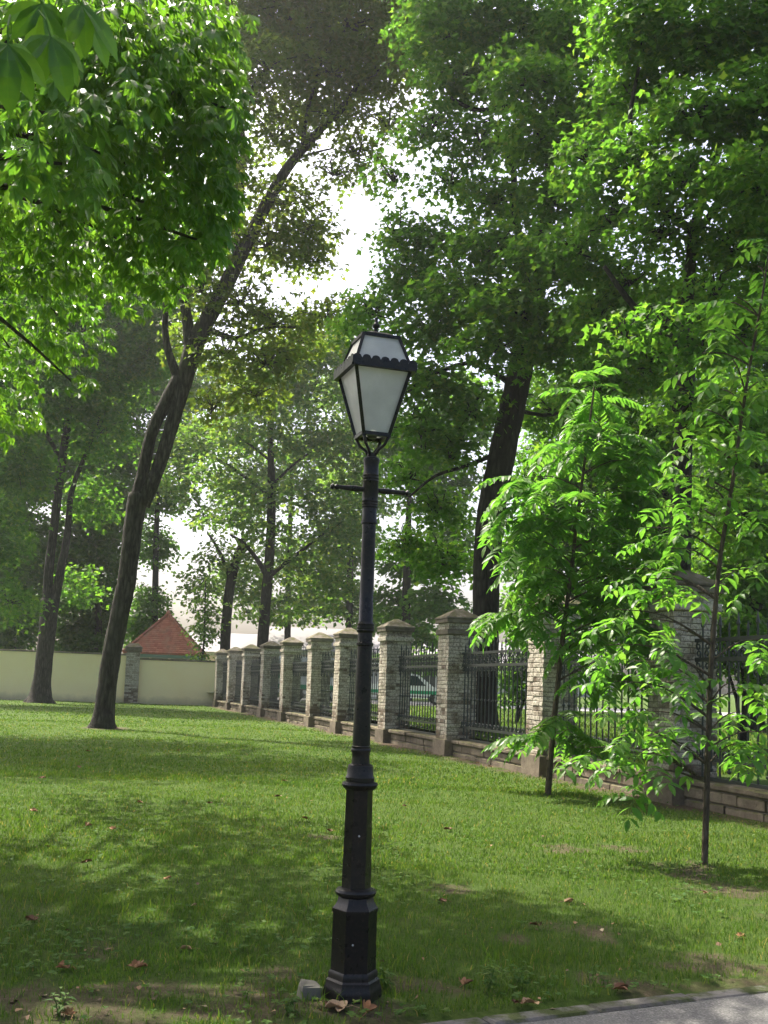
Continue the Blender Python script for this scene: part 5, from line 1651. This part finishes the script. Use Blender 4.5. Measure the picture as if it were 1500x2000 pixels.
# ------------------------------------------------------------------ fallen leaves
def dry_leaf_mesh(L, n, curl, seed):
    rr = random.Random(seed)
    q = MB()
    for k in range(n):
        an = (k - (n - 1) / 2) * R(38) + rr.uniform(-.25, .25)
        l_ = L * (1 - .13 * abs(k - (n - 1) / 2)) * rr.uniform(.75, 1.05)
        w_ = l_ * rr.uniform(.32, .45)
        cl2, rise, tw = curl * rr.uniform(.7, 1.4), rr.uniform(.1, .6), rr.uniform(-.8, .8)
        Rz = Matrix.Rotation(-an, 3, 'Z')
        vs, fs = [], []
        for j_ in range(6):
            v_ = j_ / 5
            ww = w_ * (.06 + math.sin(math.pi * min(1, v_ * .92 + .04)) ** .8)
            for i_ in range(5):
                u_ = (i_ / 4 - .5)
                a2 = u_ * cl2 * 2
                x_ = ww * math.sin(a2) / (2 * cl2) * 2
                z_ = ww * (1 - math.cos(a2)) / (2 * cl2) * 2 + l_ * rise * (v_ ** 2 - .75 * v_ ** 3) + rr.uniform(-.003, .003)
                t_ = tw * v_
                vs.append(Rz @ Vector((x_ * math.cos(t_) - z_ * math.sin(t_) * .3, v_ * l_, max(.0, z_) + abs(x_ * math.sin(t_)) + .003)))
        for j_ in range(5):
            for i_ in range(4):
                a2 = j_ * 5 + i_
                fs.append((a2, a2 + 1, a2 + 6, a2 + 5))
        q.add(vs, fs)
    q.tube([(0, 0, .004), (.01, -.35 * L, .012), (.0, -.8 * L, .004)], .0018, 4, False)
    return q.mesh('fallen_leaf', M['dry'], smooth=True)


dm = [dry_leaf_mesh(.085, 5, 1.0, 1), dry_leaf_mesh(.075, 3, .8, 2), dry_leaf_mesh(.1, 2, 1.3, 3), dry_leaf_mesh(.07, 4, .7, 4)]
fl = [(1198, 1937, 2, 1.0, 'large curled orange leaf lying by the kerb of the asphalt path'), (1040, 1962, 0, .8, 'crumpled brown leaf on the kerb right of the lamp foot'), (1012, 1960, 3, .7, 'flat tan leaf beside the crumpled leaf on the kerb'),
      (905, 1925, 2, .9, 'long brown leaf right of the lamp foot among weeds'), (672, 1975, 0, 1.1, 'largest orange leaf of the litter in front of the lamp foot'), (715, 1980, 2, .9, 'brown rolled leaf right in the litter in front of the lamp foot'), (640, 1965, 1, .8, 'orange leaf at the left of the litter before the lamp foot'),
      (1052, 1818, 2, .95, 'reddish brown curled leaf on bare soil right of the lamp'), (1103, 1768, 1, .9, 'orange leaf standing up in grass between lamp and dark sapling'), (1385, 1747, 1, .8, 'rusty leaf on the lawn just below the dark sapling trunk'),
      (1445, 1835, 3, .9, 'pale tan leaf on the lawn near the right edge'), (66, 1808, 0, .8, 'orange leaf alone on the lawn at the far left'), (135, 1990, 3, .9, 'pale pinkish leaf in the bottom left corner'), (373, 1862, 2, .7, 'small brown leaf with long stalk left of the lamp pedestal'),
      (375, 1778, 3, .6, 'tiny pale leaf on the dark grass left of the lamp shaft')]
lawn_leaf_labels = ['brown fallen leaf in the sunlit band near the left edge of the lawn', 'dry leaf in the sunlit grass straight below the leaning tree', 'dry tan leaf on the left lawn between sun and shade', 'brown leaf on shaded grass left of the lamp shaft', 'small brown leaf at the far left just below the sunlit band', 'dry leaf below the tan leaf at the edge of the left shade',
                    'brown leaf on dark grass below the foot of the leaning tree', 'brown leaf on the lawn just right of the foot of the leaning tree', 'dry leaf on sunlit lawn right of the lamp, left of the pale sapling', 'brown leaf in the middle of the sunlit left lawn', 'dry leaf a step left of the middle of the lamp shaft', 'brown leaf just right of the ring on the lower lamp shaft',
                    'brown leaf on dark grass left of the foot of the leaning tree', 'upper brown leaf on dark grass right of the leaning tree foot', 'brown leaf halfway between the leaning tree and the lamp shaft', 'brown leaf touching the grass close left of the lamp shaft', 'dry leaf in sunlit grass left of the lamp ring', 'brown leaf alone low on the shaded lawn at the left', 'dry leaf on the shaded lawn far left of the lamp pedestal',
                    'brown leaf on grass in front of the panel with the white car', 'dry leaf on grass in front of the mossy low wall', 'brown leaf beside the low wall between the two saplings', 'small dry leaf by the foot of the pillar with the reddish band', 'brown leaf on shaded grass right of the lamp pedestal', 'brown leaf on bare soil lower left of the lamp foot']
fl += [(x, y, k % 4, .9, lawn_leaf_labels[k]) for k, (x, y) in enumerate([(82, 1524), (278, 1573), (168, 1621), (322, 1720), (62, 1592), (219, 1628), (155, 1503), (318, 1408), (880, 1622), (407, 1575), (600, 1608), (788, 1581), (175, 1470), (345, 1470), (560, 1528), (648, 1630), (545, 1562), (132, 1900), (160, 1690), (830, 1472), (960, 1500), (1270, 1590), (930, 1492), (870, 1770), (265, 1900)])]
for i, (px, py, k, s_, lab) in enumerate(fl):
    p_ = G(px, py)
    o_ = link('fallen_leaf', dm[k])
    o_.location = (p_.x, p_.y, float(lawn_h(np.array([p_.x]), np.array([p_.y]))[0]) + .014 + (.012 if py < 1700 else 0))
    o_.rotation_euler = (random.uniform(-.15, .15), random.uniform(-.15, .15), random.uniform(0, 6.28))
    o_.scale = (s_,) * 3
    tag(o_, lab, 'leaf', 'dry fallen leaves')

g = np.random.default_rng(71)
n = 2600
yy = 4.6 * (22 / 4.6) ** g.random(n); xx = g.uniform(-1, 1, n) * (yy * .4 + .5)
keep = (g.random(n) < .05 + .75 * np.clip(soil_at(xx, yy), 0, 1)) & (pdist(xx, yy) < .1) & (fdist(xx, yy) > .3) & (np.hypot(xx - LB.x, yy - LB.y) > .17)
xx, yy = xx[keep], yy[keep]; k = len(xx)
tip = g.normal(size=(k, 3)) * np.array([1, 1, .2]); nn = g.normal(size=(k, 3)) * .35 + np.array([0, 0, 1])
tag(link('leaf_litter', scatter_mesh('leaf_litter', quad_v, quad_f, np.stack([xx, yy, lawn_h(xx, yy) + .008 + .012 * g.random(k)], 1), frames(nn, tip), g.uniform(.012, .045, k), M['litter'])), 'small brown leaf crumbs and bits on the lawn and path edge', 'litter', kind='stuff')

# concrete block by the lamp's foot
cbk = G(604, 1945)
q = MB().cbox(-.05, -.045, -.05, .05, .045, .06, .014)
q.v = [(v[0] + random.uniform(-.011, .011), v[1] + random.uniform(-.011, .011), v[2] + random.uniform(-.012, .012)) for v in q.v]
o_ = tag(q.build('concrete_block', M['concrete']), 'small grey concrete block half sunk in the grass beside the lamp foot', 'block')
o_.location = (cbk.x, cbk.y, 0); o_.rotation_euler = (0, 0, .25)

bpy.context.view_layer.update()
print('TRIS', sum(len(o_.data.loop_triangles) if o_.data.calc_loop_triangles() is None else 0 for o_ in {o_.data.name: o_ for o_ in scn.objects if o_.type == 'MESH'}.values()))
